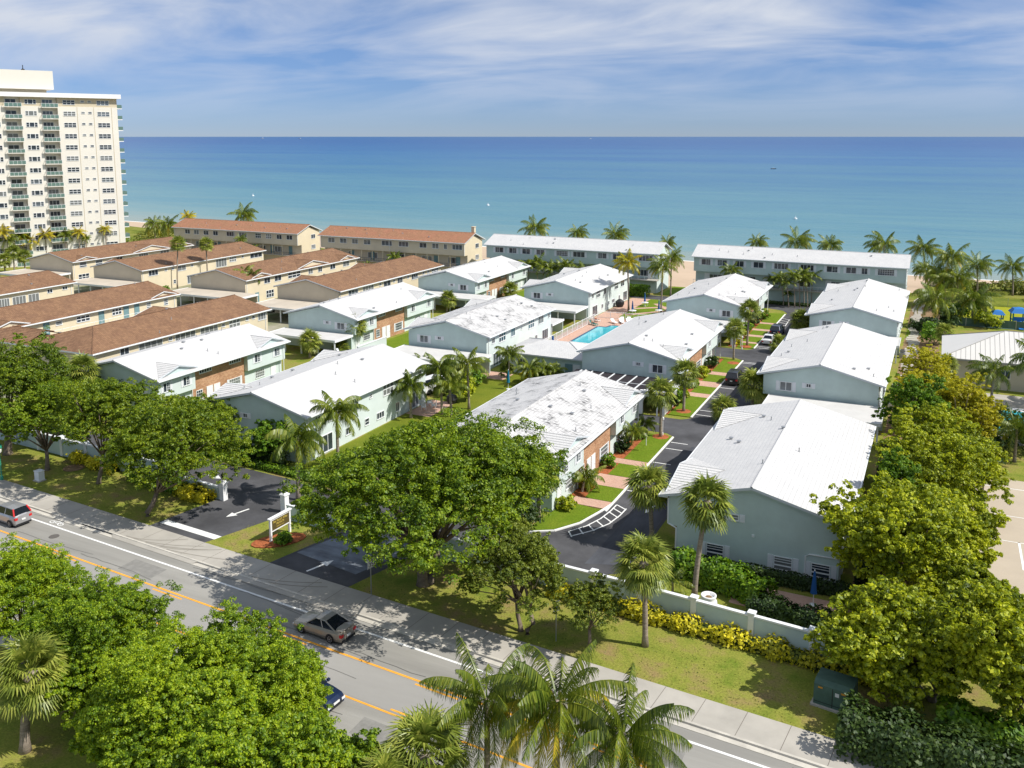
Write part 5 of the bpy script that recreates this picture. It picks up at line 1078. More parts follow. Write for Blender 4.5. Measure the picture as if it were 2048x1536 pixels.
for i, (bx, by, cx_, cy_, sc, lab) in enumerate(((1018,762,1018,708,.85,'feathery palm against the moss-roofed pool-side house'), (1058,770,1060,736,.8,'bright palm before the pool house wall'), (1093,768,1094,738,.7,'blue-green palm left of the pool house door'), (1112,768,1112,742,.62,'smaller blue-green palm next to the pool house door'), (845,752,846,722,.6,'small palm behind the queen palms'))):
    palm_px(lab, (bx, by), (cx_, cy_), queen[i % 2], sc, .12, 'feather_palm', 'garden palms by the pool house')
# pool lawn coconuts
palm_px('yellow coconut palm with orange fronds beside the pool terrace', (1257,622), (1255,523), far_cocoy, .95, .17, 'coconut_palm', 'coconut palms by the pool lawn')
palm_px('coconut palm in front of the mint block end wall', (1322,626), (1326,532), far_coco[1], .95, .17, 'coconut_palm', 'coconut palms by the pool lawn')
palm_px('second coconut palm at the mint block end wall', (1341,594), (1343,516), far_coco[0], .95, .15, 'coconut_palm', 'coconut palms by the pool lawn')
# washingtonias and palms of the brown estate
E_ = 'tall palms among the brown-roofed houses'
palm_px('tallest fan palm before the brown roofs, slim grey trunk', (355,577), (356,487), F_[0], 1.0, .15, 'fan_palm', E_)
palm('second tall fan palm with a skirt of hanging leaves', (-154.9, 160.3), 9.2, F_[1], .95, .17, 'fan_palm', group=E_)
palm_px('small fan palm on the tan carport roof edge', (262,570), (259,536), F_[2], .45, .1, 'fan_palm', E_)
palm_px('left palm of the pair before the cream gablet house', (484,600), (487,546), queen[0], .95, .14, 'coconut_palm', E_)
palm_px('right palm of the pair before the cream gablet house', (499,603), (503,552), queen[1], .95, .14, 'coconut_palm', E_)
palm_px('small palm rising in front of the tall gallery windows', (118,600), (118,576), small_palm, 1.5, .12, 'feather_palm', E_)
palm_px('small palm at the far left gallery', (17,620), (17,592), small_palm, 1.5, .12, 'feather_palm', E_)
palm('small palm by the tan block wall left of the road-end', (-166.4, 189.0), 4.2, queen[0], .8, .13, 'feather_palm', group=E_)
palm('small palm in front of the second cream block', (-121.6, 189.0), 4.6, queen[1], .8, .13, 'feather_palm', group=E_)
palm('low palm beside the second cream block', (-128.5, 187.0), 2.4, queen[0], .6, .13, 'feather_palm', group=E_)
# row in front of the right mint block
V_ = 'slim palms in front of the right mint block'
for i, (bx, by, cx_, cy_, lab) in enumerate(((1567,612,1560,556,'leftmost slim palm of the mint block row'), (1577,615,1573,566,'second slim palm of the mint block row'), (1589,615,1587,550,'third slim palm of the mint block row'), (1599,614,1598,556,'fourth slim palm of the mint block row'), (1608,613,1606,548,'fifth slim palm of the mint block row'), (1615,615,1612,562,'sixth slim palm of the mint block row'), (1622,611,1626,552,'rightmost slim palm of the mint block row'), (1575,608,1577,588,'dwarf palm below the slim palms'), (1546,604,1546,560,'slim palm left of the mint block row'))):
    palm_px(lab, (bx, by), (cx_, cy_), slim[i % 2], (.95 if by-cy_ > 30 else .6), .09, 'feather_palm', V_)
palm('single bushy palm rising over the gap before the right mint block', (-38.6, 188.2), 6.6, queen[1], .9, .12, 'feather_palm', group=V_)
for i, x in enumerate((-84.5, -82.6, -80.6, -78.5, -76.6, -74.8, -72.9, -71.0)):
    palm('areca palm %s of the clump before the left mint block' % ['at the left end', 'second', 'third', 'fourth', 'fifth', 'sixth', 'seventh', 'at the right end'][i], (x, 187.4+.8*math.sin(i*2)), 4.9+.7*math.sin(i*1.7), slim[i % 2], 1.15, .09, 'feather_palm', group='areca palm clump before the left mint block')
# beach palms
BP = 'coconut palms on the beach side'
for i, (cx_, cy_, Y, sc, lab) in enumerate(((1070,456,207,1.25,'full coconut palm behind the left mint roof, near its left end'), (1155,466,207,.95,'smaller coconut palm behind the middle of the left mint roof'), (1230,469,207,1.1,'coconut palm behind the left mint roof, towards its right'), (1334,486,207,.8,'little coconut head behind the right gable of the left mint roof'), (1513,485,207,.85,'small coconut head, first above the right mint roof'), (1594,482,207,1.2,'tallest coconut head above the right mint roof'), (1661,490,207,.95,'coconut head at the middle of the right mint roof'), (1769,489,207,1.25,'ragged coconut head near the right end of the right mint roof'), (487,429,206,1.3,'lone coconut palm behind the left cream block roof'), (375,434,212,.9,'yellow-green palm at the left end of the cream block roof'))):
    palm_px(lab, None, (cx_, cy_), far_cocoy if i == 9 else far_coco[i % 3], sc, .17, 'coconut_palm', BP, Y=Y)
CP = 'coconut palms at the right by the dunes'
for i, (bx, by, cx_, cy_, sc, lab) in enumerate(((1851,575,1846,497,1.25,'tallest dune coconut palm, next to the mint block end'), (1905,612,1903,515,1.35,'dark full coconut palm behind the bright clump'), (1954,600,1954,530,1.15,'coconut palm with sky-lit fronds before the sea'), (2025,592,2025,533,1.1,'right-edge coconut palm standing clear against the sea'), (1858,600,1850,538,.9,'thin coconut palm half hidden by the mint block corner'), (1876,655,1870,596,1.35,'coconut palm with a pale trunk above the side path'), (1944,648,1945,598,1.45,'wide windswept coconut palm above the play area'), (1890,618,1888,560,1.2,'bright palm in the middle of the dune clump'), (1915,622,1915,556,1.15,'bright palm right of the dune clump centre'), (1872,612,1876,548,1.1,'palm at the left of the dune clump'))):
    palm_px(lab, (bx, by), (cx_, cy_), far_coco[i % 3], sc*.93, .17, 'coconut_palm', CP)
palm('feather palm by the neighbour pool with drooping grey-green fronds', (12.2, 128.5), 6.3, far_coco[0], 1.15, .2, 'feather_palm')
palm('second feather palm by the beige pavilion wall', (7.2, 127.5), 4.6, far_coco[2], .9, .16, 'feather_palm')
palm('palm at the right edge above the pool steps', (16.5, 131.5), 6.0, far_coco[1], 1.1, .16, 'feather_palm')
palm('little fan palm before the pavilion corner', (1.9, 130.0), 4.3, F_[0], .75, .14, 'fan_palm')
palm('dark feather palm at the court fence', (8.6, 106.0), 3.6, far_coco[1], .85, .16, 'feather_palm')
palm('fan palm with an orange stalk in the bright shrubs', (1.6, 156.0), 3.6, F_[2], .8, .15, 'fan_palm')
# left palms near the tower
TPM = 'palms in front of the tower'
for i, (cx_, cy_, Y, sc, cr, lab) in enumerate(((210,458,178.5,.62,'y','slender yellow palm against the tower, furthest right'), (157,464,172.5,.72,'y','yellow palm with two heads against the tower'), (130,468,169.5,.78,'g','green palm left of the yellow pair at the tower'), (90,468,165.5,.85,'y','golden palm before the lower balconies'), (171,476,174,.5,'g','small low palm between the tower palms'), (60,480,162.5,.9,'y','wide golden palm at the lower tower storeys'), (14,478,157.5,1.0,'g','green palm at the left frame edge below the tower'), (40,470,160.5,.85,'g','palm tuft behind the golden one'), (5,462,156.5,.8,'y','yellow palm crown cut by the left frame edge'))):
    palm_px(lab, None, (cx_, cy_), far_cocoy if cr == 'y' else far_coco[1], sc, .15, 'coconut_palm', TPM, Y=Y)
for i, (cx_, cy_, Y, sc, lab) in enumerate(((26,505,152,1.1,'olive fan palm at the left below the tower'), (48,512,150,.95,'second olive fan palm at the left below the tower'), (8,520,148,1.0,'fan palm cut by the left frame edge'))):
    palm_px(lab, None, (cx_, cy_), F_[i], sc, .18, 'fan_palm', TPM, Y=Y)
for i, (cx_, cy_, Y, sc, lab) in enumerate(((309,448,215,1.2,'left windswept coconut palm on the dune behind the brown roofs'), (336,449,213,1.25,'right windswept coconut palm on the dune behind the brown roofs'), (250,492,200,.85,'low palm right of the tower foot'), (270,490,202,.9,'low leaning palm on the dune'), (481,478,188,.6,'small palm before the left cream block'))):
    palm_px(lab, None, (cx_, cy_), far_coco[1 if i < 2 else i % 3], sc, .16, 'coconut_palm', 'palms on the left dune', Y=Y)

# broadleaf trees --------------------------------------
G1 = 'shade trees along the road'
tree('huge spreading shade tree in the centre beside the second drive', at(850,1165)[:2], (598,858,1132,1105), lf_big, .21, .13, 330, 120, trunk_r=.42, group=G1, trunks=3, low=-.18)
tree('smaller tree with two grey trunks right of the huge shade tree', at(1045,1266)[:2], (925,1035,1145,1235), lf_olive, .15, .17, 150, 90, trunk_r=.17, group=G1, trunks=2)
tree('thin sparse tree with airy crown by the small white sign', at(1178,1302)[:2], (1105,1120,1255,1300), lf_olive, .12, .17, 80, 60, trunk_r=.14, group=G1)
tree('broad tree over the left verge, trunk with a pale scar', at(295,1032)[:2], (205,790,490,1000), lf_tree, .18, .15, 190, 100, trunk_r=.24, group=G1)
tree('dark trunked tree left of the entrance wall', at(198,967)[:2], (110,745,330,920), lf_tree, .18, .16, 160, 95, trunk_r=.2, group=G1, dx=1.5)
tree('tree over the sewer lid on the left verge', at(95,940)[:2], (10,760,170,910), lf_big, .18, .17, 110, 90, trunk_r=.22, group=G1)
tree('large dark-trunked tree cut by the left frame edge', at(16,908)[:2], (-120,675,150,880), lf_tree, .19, .14, 220, 100, trunk_r=.42, group=G1)
tree('tree crown over the leftmost carport court', (-95.0, 70.5), (60,745,260,865), lf_tree, .18, .16, 150, 95, trunk_r=.2, group=G1)
tree('tree behind the entrance forecourt, under the long white roof', (-73.5, 70.8), (300,770,490,900), lf_tree, .18, .16, 150, 95, trunk_r=.2, group=G1)
tree('glossy green mango-like tree by the forecourt', (-64.8, 71.2), (480,828,620,930), lf_hedge, .22, .17, 90, 80, trunk_r=.12, group=G1)
G2_ = 'sea grape and fig trees behind the right-hand houses'
gr = [('big sea grape tree over the green transformer box', (1.0, 57.0), (1640,1120,1960,1420), lf_grape, .26, 190, 85, 4.8),
 ('sea grape tree at the bottom right corner', (7.2, 55.0), (1860,1170,2150,1440), lf_grape, .26, 170, 80, 4.8),
 ('bright sea grape tree hiding the corner of the nearest mint gable', (-1.4, 67.5), (1655,960,1960,1190), lf_grape, .25, 180, 85, 4.8),
 ('rounded fig tree in the middle of the right-hand hedge line', (1.2, 85.5), (1745,850,2005,1050), lf_grape, .22, 170, 90, 4.6),
 ('dark green fig tree beside the middle right-hand house', (-.9, 99.0), (1765,745,1900,900), lf_hedge, .2, 120, 90, 4.6),
 ('yellow and orange leaved tree by the neighbour pool', (4.0, 104.0), (1850,750,1995,900), lf_gold, .19, 150, 90, 4.4),
 ('tall green tree between the golden tree and the rounded fig', (1.6, 93.5), (1790,800,1960,960), lf_grape, .2, 130, 90, 4.6),
 ('leafy tree filling the line above the court corner', (4.6, 91.0), (1880,850,2000,990), lf_grape, .2, 110, 90, 4.6),
 ('bright tree beside the tennis court, seaward of the big sea grape', (1.6, 74.5), (1750,960,1985,1130), lf_grape, .24, 150, 85, 4.8),
 ('low sea grape by the court at the right edge', (4.6, 62.0), (1850,1120,2030,1260), lf_grape, .25, 120, 85, 4.8),
 ('green tree joining the sea grapes at the court fence', (2.9, 70.0), (1830,1010,1975,1180), lf_grape, .25, 120, 85, 4.8),
 ('small fig tree in the gap by the side yard', (-1.6, 78.5), (1740,900,1840,1040), lf_hedge, .2, 90, 85, 4.0),
 ('bushy tree under the golden one, by the neighbour pool', (1.6, 104.0), (1790,770,1900,880), lf_grape, .2, 110, 85, 4.0),
 ('golden bamboo-like clump before the pavilion', (-.8, 124.5), (1800,682,1895,790), lf_bamboo, .16, 100, 90, 4.0),
 ('yellow-green tree below the bamboo-like clump', (.2, 113.5), (1790,735,1930,820), lf_gold, .18, 110, 90, 4.2)]
for i, (lab, B, bb, lf, ls, k, per, z) in enumerate(gr): tree(lab, B, bb, lf, ls, .17, k, per, trunk_r=.22, group=G2_, name='hedge_tree', low=-.75, trunks=2)
G3 = 'foreground trees at the lower left'
fgt = [((30,1120),7.6,4.0,3.0,'bright foreground tree at the left edge above the big cabbage palm'), ((205,1215),6.8,3.9,2.8,'foreground tree right of the left-edge one, over the near lane'),
 ((330,1330),7.6,4.2,3.2,'yellowish foreground tree in the middle of the lower left group'), ((470,1270),7.0,3.4,2.6,'foreground tree reaching over the turn lane lines'), ((545,1340),6.6,3.1,2.8,'foreground tree beside the silver coupe'),
 ((330,1500),5.4,3.0,2.6,'dark foreground tree at the bottom, right of the big cabbage palm'), ((130,1205),6.2,3.2,2.6,'foreground tree filling the gap right of the left-edge tree'), ((255,1385),6.0,3.0,2.6,'foreground tree between palm and the yellowish one'), ((185,1310),5.0,2.3,2.0,'low foreground tree behind the big cabbage palm head'), ((400,1400),7.0,3.2,2.8,'foreground tree in the heart of the lower left group'), ((660,1520),5.6,2.6,2.4,'small bright foreground tree at the bottom end of the group'), ((440,1480),6.8,4.0,3.4,'full foreground tree at the bottom left of centre'), ((590,1500),6.4,3.2,3.0,'large-leaved bright foreground tree at the bottom beside the blue car')]
for i, (px_, z, rh, rz, lab) in enumerate(fgt):
    q = at(*px_, z-.5); tree(lab, q[:2], None, lf_front, .115 if i < 7 else .15, .2, 200, 150, trunk_r=.16, group=G3, zc=z-rz*.75-.2, R3=(rh, rz), low=-.7)
# shrubs at the right path
for i, (px_, r_, h, lf, lab) in enumerate((((1853,668),2.6,3.4,lf_dark,'dark round shrub at the side path, seaward of two'), ((1868,690),2.8,3.2,lf_hedge,'bright shrub before the pavilion roof corner'), ((1895,650),3.2,3.8,lf_dark,'dark tall shrub mass under the windswept palm'), ((1935,640),3.4,3.4,lf_hedge,'bright schefflera shrub by the play area'), ((1972,655),2.6,2.8,lf_grape,'yellowish shrub at the play area edge'), ((1995,880),3.2,3.4,lf_dark,'dark palm-like shrub between pool and court'), ((1970,930),2.6,2.8,lf_dark,'dark shrub at the court corner'), ((2045,900),3.4,3.6,lf_dark,'dark shrub at the right edge by the neighbour pool'))):
    q = at(*px_); bush(lab, q[0], q[1], r_, h, lf, .2, 'large shrubs on the right side', n=70)
for i, (x, y, r_, h, lab) in enumerate(((8,222,4,1.6,'sea-side scrub mound at the right, nearest the lone palm'), (16,226,5,1.8,'wide scrub mound before the sea at the right edge'), (2,228,3,1.2,'small scrub mound beside the beach path'), (22,216,5,1.6,'scrub mound at the edge of the yellow lawn'), (-246,246,7,1.8,'green scrub mound on the left beach'), (-222,228,6,2.2,'bushy scrub below the windswept palms'), (-205,214,6,2.4,'scrub mass behind the brown roofs'), (-238,226,8,2.0,'scrub between tower and beach'))):
    bush(lab, x, y, r_, h, lf_grass, .3, 'dune scrub mounds', n=90)
# hedges
HG = 'hedges'
shrub('yellow croton row along the mint wall, right half', [(-17.6,58.75),(-1.8,57.4)], 1.25, .85, lf_croton, .13, 60, group=HG, rag=.25)
shrub('yellow croton row along the mint wall behind the sparse tree', [(-24.5,59.2),(-17.9,58.8)], 1.1, .8, lf_croton, .13, 60, group=HG, rag=.25)
shrub('yellow croton bed under the left-hand trees', [(-81.5,64.2),(-74.8,63.4)], 1.8, .9, lf_croton, .15, 50, group=HG, rag=.25)
shrub('green croton hedge along the low curved wing wall', [(-71.5,62.6),(-64.5,61.9)], 1.3, .85, lf_hedge, .14, 55, group=HG, rag=.2)
shrub('bright yellow croton clump at the end of the wing wall', [(-64.2,61.8),(-61.0,61.4)], 1.6, .95, lf_croton, .15, 60, group=HG, rag=.25)
shrub('dark clipped hedge under the windows of the nearest mint gable', [(-17.6,68.1),(-4.8,68.1)], 1.1, 1.05, lf_dark, .1, 70, group=HG, rag=.05)
shrub('tall rounded green hedge between palm and patio', [(-16.6,66.2),(-12.0,65.2),(-10.2,64.0)], 2.0, 1.9, lf_hedge, .14, 60, group=HG, rag=.12)
shrub('dark green hedge behind the mint wall, right part', [(-10.0,62.2),(-4.4,61.6)], 1.9, 1.7, lf_dark, .12, 65, group=HG, rag=.1)
shrub('clipped green hedge along the forecourt kerb', [(-74,71.3),(-59,70.3),(-46,69.2)], 1.1, .7, lf_hedge, .1, 60, group=HG, rag=.05)
shrub('tall shrub hedge before the long house gable', [(-71,72.2),(-60,71.5)], 1.2, 1.6, lf_dark, .13, 50, group=HG)
shrub('dark shrub row behind the left mint wall', [(-100,67.6),(-84,66.4)], 1.8, 1.6, lf_dark, .15, 45, group=HG)
shrub('big clipped box hedge at the left mint block corner', [(-66.5,186.6),(-56.6,186.6)], 2.4, 2.5, lf_hedge, .14, 50, group=HG, rag=.03)
shrub('low dark hedge strip under the slim palms', [(-40,189.2),(-20,189.2)], 1.2, .6, lf_dark, .14, 45, group=HG, rag=.05)
shrub('tall clipped bank under the sea grape trees by the transformer', [(-2.2,50.5),(5.5,50.0)], 3.2, 2.3, lf_dark, .13, 60, group=HG, rag=.1)
shrub('hedge at the bottom right corner', [(2.5,53.6),(12,53.2)], 2.6, 2.0, lf_hedge, .15, 45, group=HG, rag=.1)
shrub('green hedge beside the tan carport roofs', [(-153.5,131.5),(-145.5,131.0)], 3.0, 3.1, lf_hedge, .2, 30, group=HG, rag=.05)
shrub('dark hedge along the side yard of the nearest right-hand house', [(-3.4,70),(-3.4,96)], 1.4, 1.6, lf_dark, .16, 35, group=HG)
for i, (x, y, r_, h, lf, lab) in enumerate(((-29.5,79.6,.8,1.0,lf_croton,'yellow flowering shrub beside the wide paved walk'), (-29.6,86.2,.9,1.3,lf_hedge,'round green shrub before the brick wall window'), (-29.6,91.0,1.0,1.5,lf_dark,'dark shrub under the far wing of the mossy-roofed house'), (-29.5,95.8,1.0,1.4,lf_hedge,'green shrub by the first arch'), (-29.5,74.2,1.0,1.1,lf_grape,'loose shrub at the near corner of the brick-fronted house'),
  (-29.3,108.5,1.2,1.7,lf_dark,'dark shrub by the second lawn kerb'), (-29.4,111.8,1.2,1.6,lf_hedge,'green shrub at the pool-side house corner'), (-29.5,114.6,1.1,1.5,lf_grape,'light shrub at the second lawn'), (-29.4,119.5,1.0,1.3,lf_hedge,'green shrub between two paved walks'), (-29.5,125.8,1.2,1.7,lf_grape,'yellowish shrub before the second brick wall'), (-29.5,131.8,1.2,1.6,lf_dark,'dark shrub near the second brick wall end'),
  (-29.5,148.6,1.3,1.6,lf_croton,'yellow-green shrub by the third lawn'), (-29.5,153.4,1.3,1.7,lf_grape,'light shrub at the sea-end brick house'), (-29.5,159,1.3,1.7,lf_hedge,'green shrub at the sea-end brick house'), (-29.5,165,1.3,1.9,lf_dark,'dark shrub at the sea-end brick house'), (-29.4,172,1.3,1.8,lf_hedge,'last shrub of the driveway lawns'),
  (-46.6,112.6,1.4,1.8,lf_grape,'bright shrub at the pool house wall'), (-48.6,112.8,1.3,1.5,lf_hedge,'green shrub at the pool house wall'), (-50.9,112.9,1.3,1.7,lf_croton,'yellowish shrub beside the pool house palms'), (-57.0,108.6,1.5,2.2,lf_hedge,'leafy shrub by the garden house corner'), (-56.6,104.8,1.6,2.4,lf_grape,'bright tall shrub behind the queen palms'), (-54.5,101.0,1.5,2.6,lf_grape,'bamboo-like shrub on the garden lawn'), (-58.2,101.8,1.4,1.8,lf_dark,'dark shrub beside the black grill cover'), (-54.6,113.6,1.2,2.3,lf_olive,'frangipani-like shrub at the moss-roofed house'),
  (-77.6,146.5,1.8,2.2,lf_bamboo,'golden palm-like shrub before the brick front'), (-70.4,109.9,1.3,1.4,lf_hedge,'shrub near the courtyard lane'), (-125.0,134.0,1.6,1.5,lf_hedge,'green shrub by the cream gablet house'), (-155.0,146.5,1.4,1.2,lf_hedge,'green shrub at the tall fan palm foot'), (-48.6,57.3,.8,.9,lf_hedge,'small spiky plant in the red mulch by the entrance sign'),
  (-31.4,69.0,1.6,2.2,lf_dark,'dark shrub between the big tree and the mossy-roofed house'), (-44.5,70.6,1.6,2.0,lf_dark,'dark shrub at the forecourt right of the queen palm'))):
    bush(lab, x, y, r_, h, lf, .13 if y < 100 else .17, 'garden shrubs')
for lab, x, y in (('ring of red mulch around the palm by the white arch', -27.45, 97.7), ('ring of red mulch around the palm on the second lawn', -27.6, 108.4), ('ring of red mulch around the slim palm beyond the second arch', -27.1, 135.7), ('ring of red mulch around the third-lawn palm', -27.6, 147.6)):
    MB().lathe([(.95, .10), (.8, .125), (.1, .15)], 16).build('mulch_ring', m_mulch, None, loc=(x, y, 0), label=lab, cat='mulch ring', group='mulch rings')
MB().prism([(2.3*math.cos(a)*1.0, 1.2*math.sin(a)) for a in np.linspace(0, 6.1, 18)], 0, .09).build('mulch_bed', m_mulch, None, loc=(-49.2, 57.6, 0), rot=R(50), label='oval red mulch bed with small orange plants under the entrance sign', cat='flower bed')
# litter and loose grass tufts on the verge: nobody could count them
g = np.random.default_rng(5); n = 4200; x = g.uniform(-84, -1, n); v = g.uniform(4.3, 9.5, n); y = 46.03-.0782*x+v
keep = ~(((x > -62) & (x < -53.8)) | ((x > -47.5) & (x < -38.2))); x, y = x[keep], y[keep]
P = np.stack([x, y, np.full(len(x), .03)], 1); V = leaves(P, np.tile([0., 0, 1.], (len(x), 1)), .045, g); obj('leaf_litter', quads_mesh('leaf_litter', V, lf_grass), kind='stuff', label='grass tufts and fallen leaves scattered over the roadside verge', cat='leaf litter')
# ---------------- vehicles ----------------
m_tyre = mat('tyre', (.02,.02,.02), .9, .1); m_rim = mat('alloy', (.45,.45,.46), .35, .5, metal=.7); m_red = mat('tail_lamp', (.55,.02,.02), .25, .5); m_head = mat('headlamp', (.7,.72,.74), .15, .6); m_plate = mat('number_plate', (.70,.70,.68), .6, .3)
m_cglass = mat('car_glass', (.012,.016,.022), .06, .6)
def paint(name, c, metal=.35):
    m = mat(name, c, .32, .5, metal=metal); p = m.node_tree.nodes['Principled BSDF']; p.inputs['Coat Weight'].default_value = .5; p.inputs['Coat Roughness'].default_value = .08; return m
def car(label, x, y, rot, pm, st, gh, w=.86, wb=(1.35, -1.25), wr=.31, lamps='both', cat='car', name='parked_car', z=.014, group=None, spoiler=False, redframe=False):
    """st: (x, deck height) stations nose to tail; gh: windscreen foot, roof front, roof rear, rear foot, roof height, belt height"""
    t = thing(name, label, cat, (x, y, z), rot, group); b = MB(); n = len(st)
    def sec(xx, zd):
        f = 1-.10*max(0, (abs(xx)-st[0][0]*.72)/(st[0][0]*.28))**2*1.2; ww = w*f
        return [(xx, -ww*.90, .20), (xx, -ww, .42), (xx, -ww*.985, zd-.20), (xx, -ww*.90, zd-.03), (xx, -ww*.45, zd+.02), (xx, ww*.45, zd+.02), (xx, ww*.90, zd-.03), (xx, ww*.985, zd-.20), (xx, ww, .42), (xx, ww*.90, .20)]
    S_ = [sec(*s) for s in st]; k = len(S_[0])
    for s in S_: b.v += s
    for i in range(n-1):
        for j in range(k-1): b.f.append([i*k+j, i*k+j+1, (i+1)*k+j+1, (i+1)*k+j]); b.m.append(0)
        b.f.append([i*k+k-1, i*k, (i+1)*k, (i+1)*k+k-1]); b.m.append(1)
    b.f.append(list(range(k))[::-1]); b.m.append(0); b.f.append([(n-1)*k+j for j in range(k)]); b.m.append(0)
    b.build('body', [pm, m_black], t, smooth=False)
    x1, x2, x3, x4, zr, zb = gh; wb_, wt = w*.90, w*.70; g_ = MB()
    A = [(x1, wb_, zb), (x2, wt, zr), (x3, wt, zr), (x4, wb_, zb)]; Bm = [(p[0], -p[1], p[2]) for p in A]
    g_.poly([A[0], Bm[0], Bm[1], A[1]]); g_.build('windscreen', m_cglass, t)
    g_ = MB(); g_.poly([A[2], Bm[2], Bm[3], A[3]]); g_.build('rear_window', m_cglass, t)
    for P_, fl in ((A, 1), (Bm, 0)): g_ = MB(); g_.poly(P_ if fl else P_[::-1]); g_.build('side_window', m_cglass, t)
    r_ = MB(); r_.poly([(x2+.03, wt+.01, zr), (x2+.03, -wt-.01, zr), (x3-.03, -wt-.01, zr), (x3-.03, wt+.01, zr)][::-1])
    xm = (x2+x3)/2; r_.v = []; r_.f = []; r_.m = []
    for a, c in ((x2+.05, xm), (xm, x3-.05)): za, zc_ = zr+(.045 if a == xm else .0), zr+(.045 if c == xm else .0); r_.poly([(a, -wt, za), (a, 0, za+.03), (c, 0, zc_+.03), (c, -wt, zc_)]); r_.poly([(a, 0, za+.03), (a, wt, za), (c, wt, zc_), (c, 0, zc_+.03)])
    r_.f = [f[::-1] for f in r_.f]
    for P_ in (A, Bm):
        r_.tube([P_[0], P_[1]], .04, 5).tube([P_[2], P_[3]], .05, 5).tube([P_[1], P_[2]], .04, 5); mid = [(P_[0][0]*.45+P_[3][0]*.55, P_[0][1], zb), (xm, P_[1][1], zr)]; r_.tube(mid, .035, 5)
    r_.build('roof', pm, t)
    for wx in wb:
        for s in (-1, 1):
            wh = obj('wheel', None, t, (wx, s*(w-.10), wr)); wh2 = wh
            if 'tyre' not in _w:
                _w['tyre'] = MB().lathe([(.17, -.02), (.30, -.02), (.315, .04), (.315, .17), (.30, .215), (.17, .215)], 18).mesh('tyre', m_tyre)
                q = MB().lathe([(.205, .17), (.205, .222), (.19, .222), (.15, .20), (.05, .20), (.045, .225)], 18); [q.box(.05, .2, -.02, .02, .2, .222) for _ in (0,)]
                for a in range(5): aa = a*2*math.pi/5; q.poly([(.04*math.cos(aa+1.2), .04*math.sin(aa+1.2), .221), (.19*math.cos(aa-.12), .19*math.sin(aa-.12), .223), (.19*math.cos(aa+.12), .19*math.sin(aa+.12), .223)])
                _w['rim'] = q.mesh('rim', m_rim)
            bpy.data.objects.remove(wh); wt_ = obj('wheel', _w['tyre'], t, (wx, s*(w-.205), wr), (-s*math.pi/2, 0, 0)); wt_.scale = (wr/.315,)*2+(1,); obj('rim', _w['rim'], wt_)
            a_ = MB(); cc = [(wx+(wr+.07)*math.cos(q), s*(w+.004), wr+(wr+.07)*math.sin(q)) for q in np.linspace(-.25, math.pi+.25, 14)]; a_.poly(cc if s > 0 else cc[::-1]); a_.build('wheel_arch', m_black, t)
    xf, xr_ = st[0][0], st[-1][0]; zf, zt = st[0][1], st[-1][1]
    for s in (-1, 1):
        MB().box(xr_-.03, xr_+.16, s*w*.60, s*w*.90, zt-.30, zt-.10).build('tail_lamp', m_red, t)
        MB().box(xf-.16, xf+.03, s*w*.55, s*w*.88, zf-.24, zf-.10).build('headlamp', m_head, t)
        if redframe: MB().tube([(x4-.02, s*wb_, zb), (x3, s*wt, zr)], .07, 6).build('tail_lamp', m_red, t)
        MB().box(x1-.15, x1+.02, s*(w-.02), s*(w+.16), zb-.02, zb+.12).build('wing_mirror', pm, t)
    MB().box(xr_-.045, xr_-.01, -.17, .17, zt-.42, zt-.27).build('number_plate', m_plate, t)
    MB().box(xr_-.03, xr_+.10, -w*.80, w*.80, .18, .34).build('bumper', m_black, t)
    if lamps == 'front': MB().box(xf, xf+.045, -.26, .26, .42, .54).build('number_plate', m_plate, t); MB().box(xf-.05, xf+.03, -.55, .55, .24, .38).build('grille', m_black, t)
    if spoiler: MB().box(xr_+.02, xr_+.22, -w*.78, w*.78, zt+.10, zt+.13).build('spoiler', pm, t)
    return t
coupe = [(2.12, .62), (1.95, .72), (1.4, .82), (.75, .90), (.0, .93), (-.8, .95), (-1.5, .98), (-2.0, .96), (-2.2, .86)]
sedan = [(2.3, .62), (2.1, .74), (1.4, .86), (.8, .93), (0, .95), (-.9, .97), (-1.5, 1.0), (-2.2, .97), (-2.38, .86)]
suv = [(2.35, .80), (2.2, .98), (1.5, 1.08), (1.0, 1.12), (0, 1.14), (-1.2, 1.16), (-2.2, 1.16), (-2.35, 1.05)]
box_ = [(1.9, .76), (1.75, .92), (1.2, 1.02), (.9, 1.06), (0, 1.08), (-1.2, 1.10), (-1.85, 1.10), (-1.97, 1.0)]
van = [(2.5, .85), (2.35, 1.1), (1.9, 1.2), (1.5, 1.25), (0, 1.3), (-1.5, 1.3), (-2.5, 1.3)]
p_s = paint('champagne_paint', (.36,.33,.28), .55); p_m = paint('silver_paint', (.42,.42,.43), .55); p_n = paint('dark_blue_paint', (.015,.03,.08)); p_b = paint('black_paint', (.018,.018,.022)); p_w = paint('white_car_paint', (.75,.75,.75), 0); p_db = paint('midnight_paint', (.012,.02,.05))
car('champagne silver two-door coupe with red tail lamps driving left in the far lane', -36.85, 47.40, RD+math.pi, p_s, coupe, (.78, .10, -.72, -1.72, 1.36, .93), w=.86, wb=(1.32, -1.28), name='moving_car', spoiler=True)
car('small boxy silver hatchback with red lamps up its rear pillars at the left frame edge', -73.5, 50.55, RD+math.pi, p_m, box_, (1.15, .45, -1.55, -1.88, 1.62, 1.08), w=.87, wb=(1.22, -1.25), name='moving_car', redframe=True)
car('dark blue car half hidden under the foreground trees, driving right', -33.2, 40.9, RD, p_n, sedan, (.95, .2, -1.0, -1.75, 1.42, .95), w=.87, lamps='front', name='moving_car')
car('black sport utility vehicle parked at the second lawn kerb', -24.75, 125.2, R(90), p_b, suv, (1.2, .55, -1.75, -2.15, 1.75, 1.13), w=.93, wb=(1.4, -1.4), wr=.36, group='cars parked along the driveway kerb')
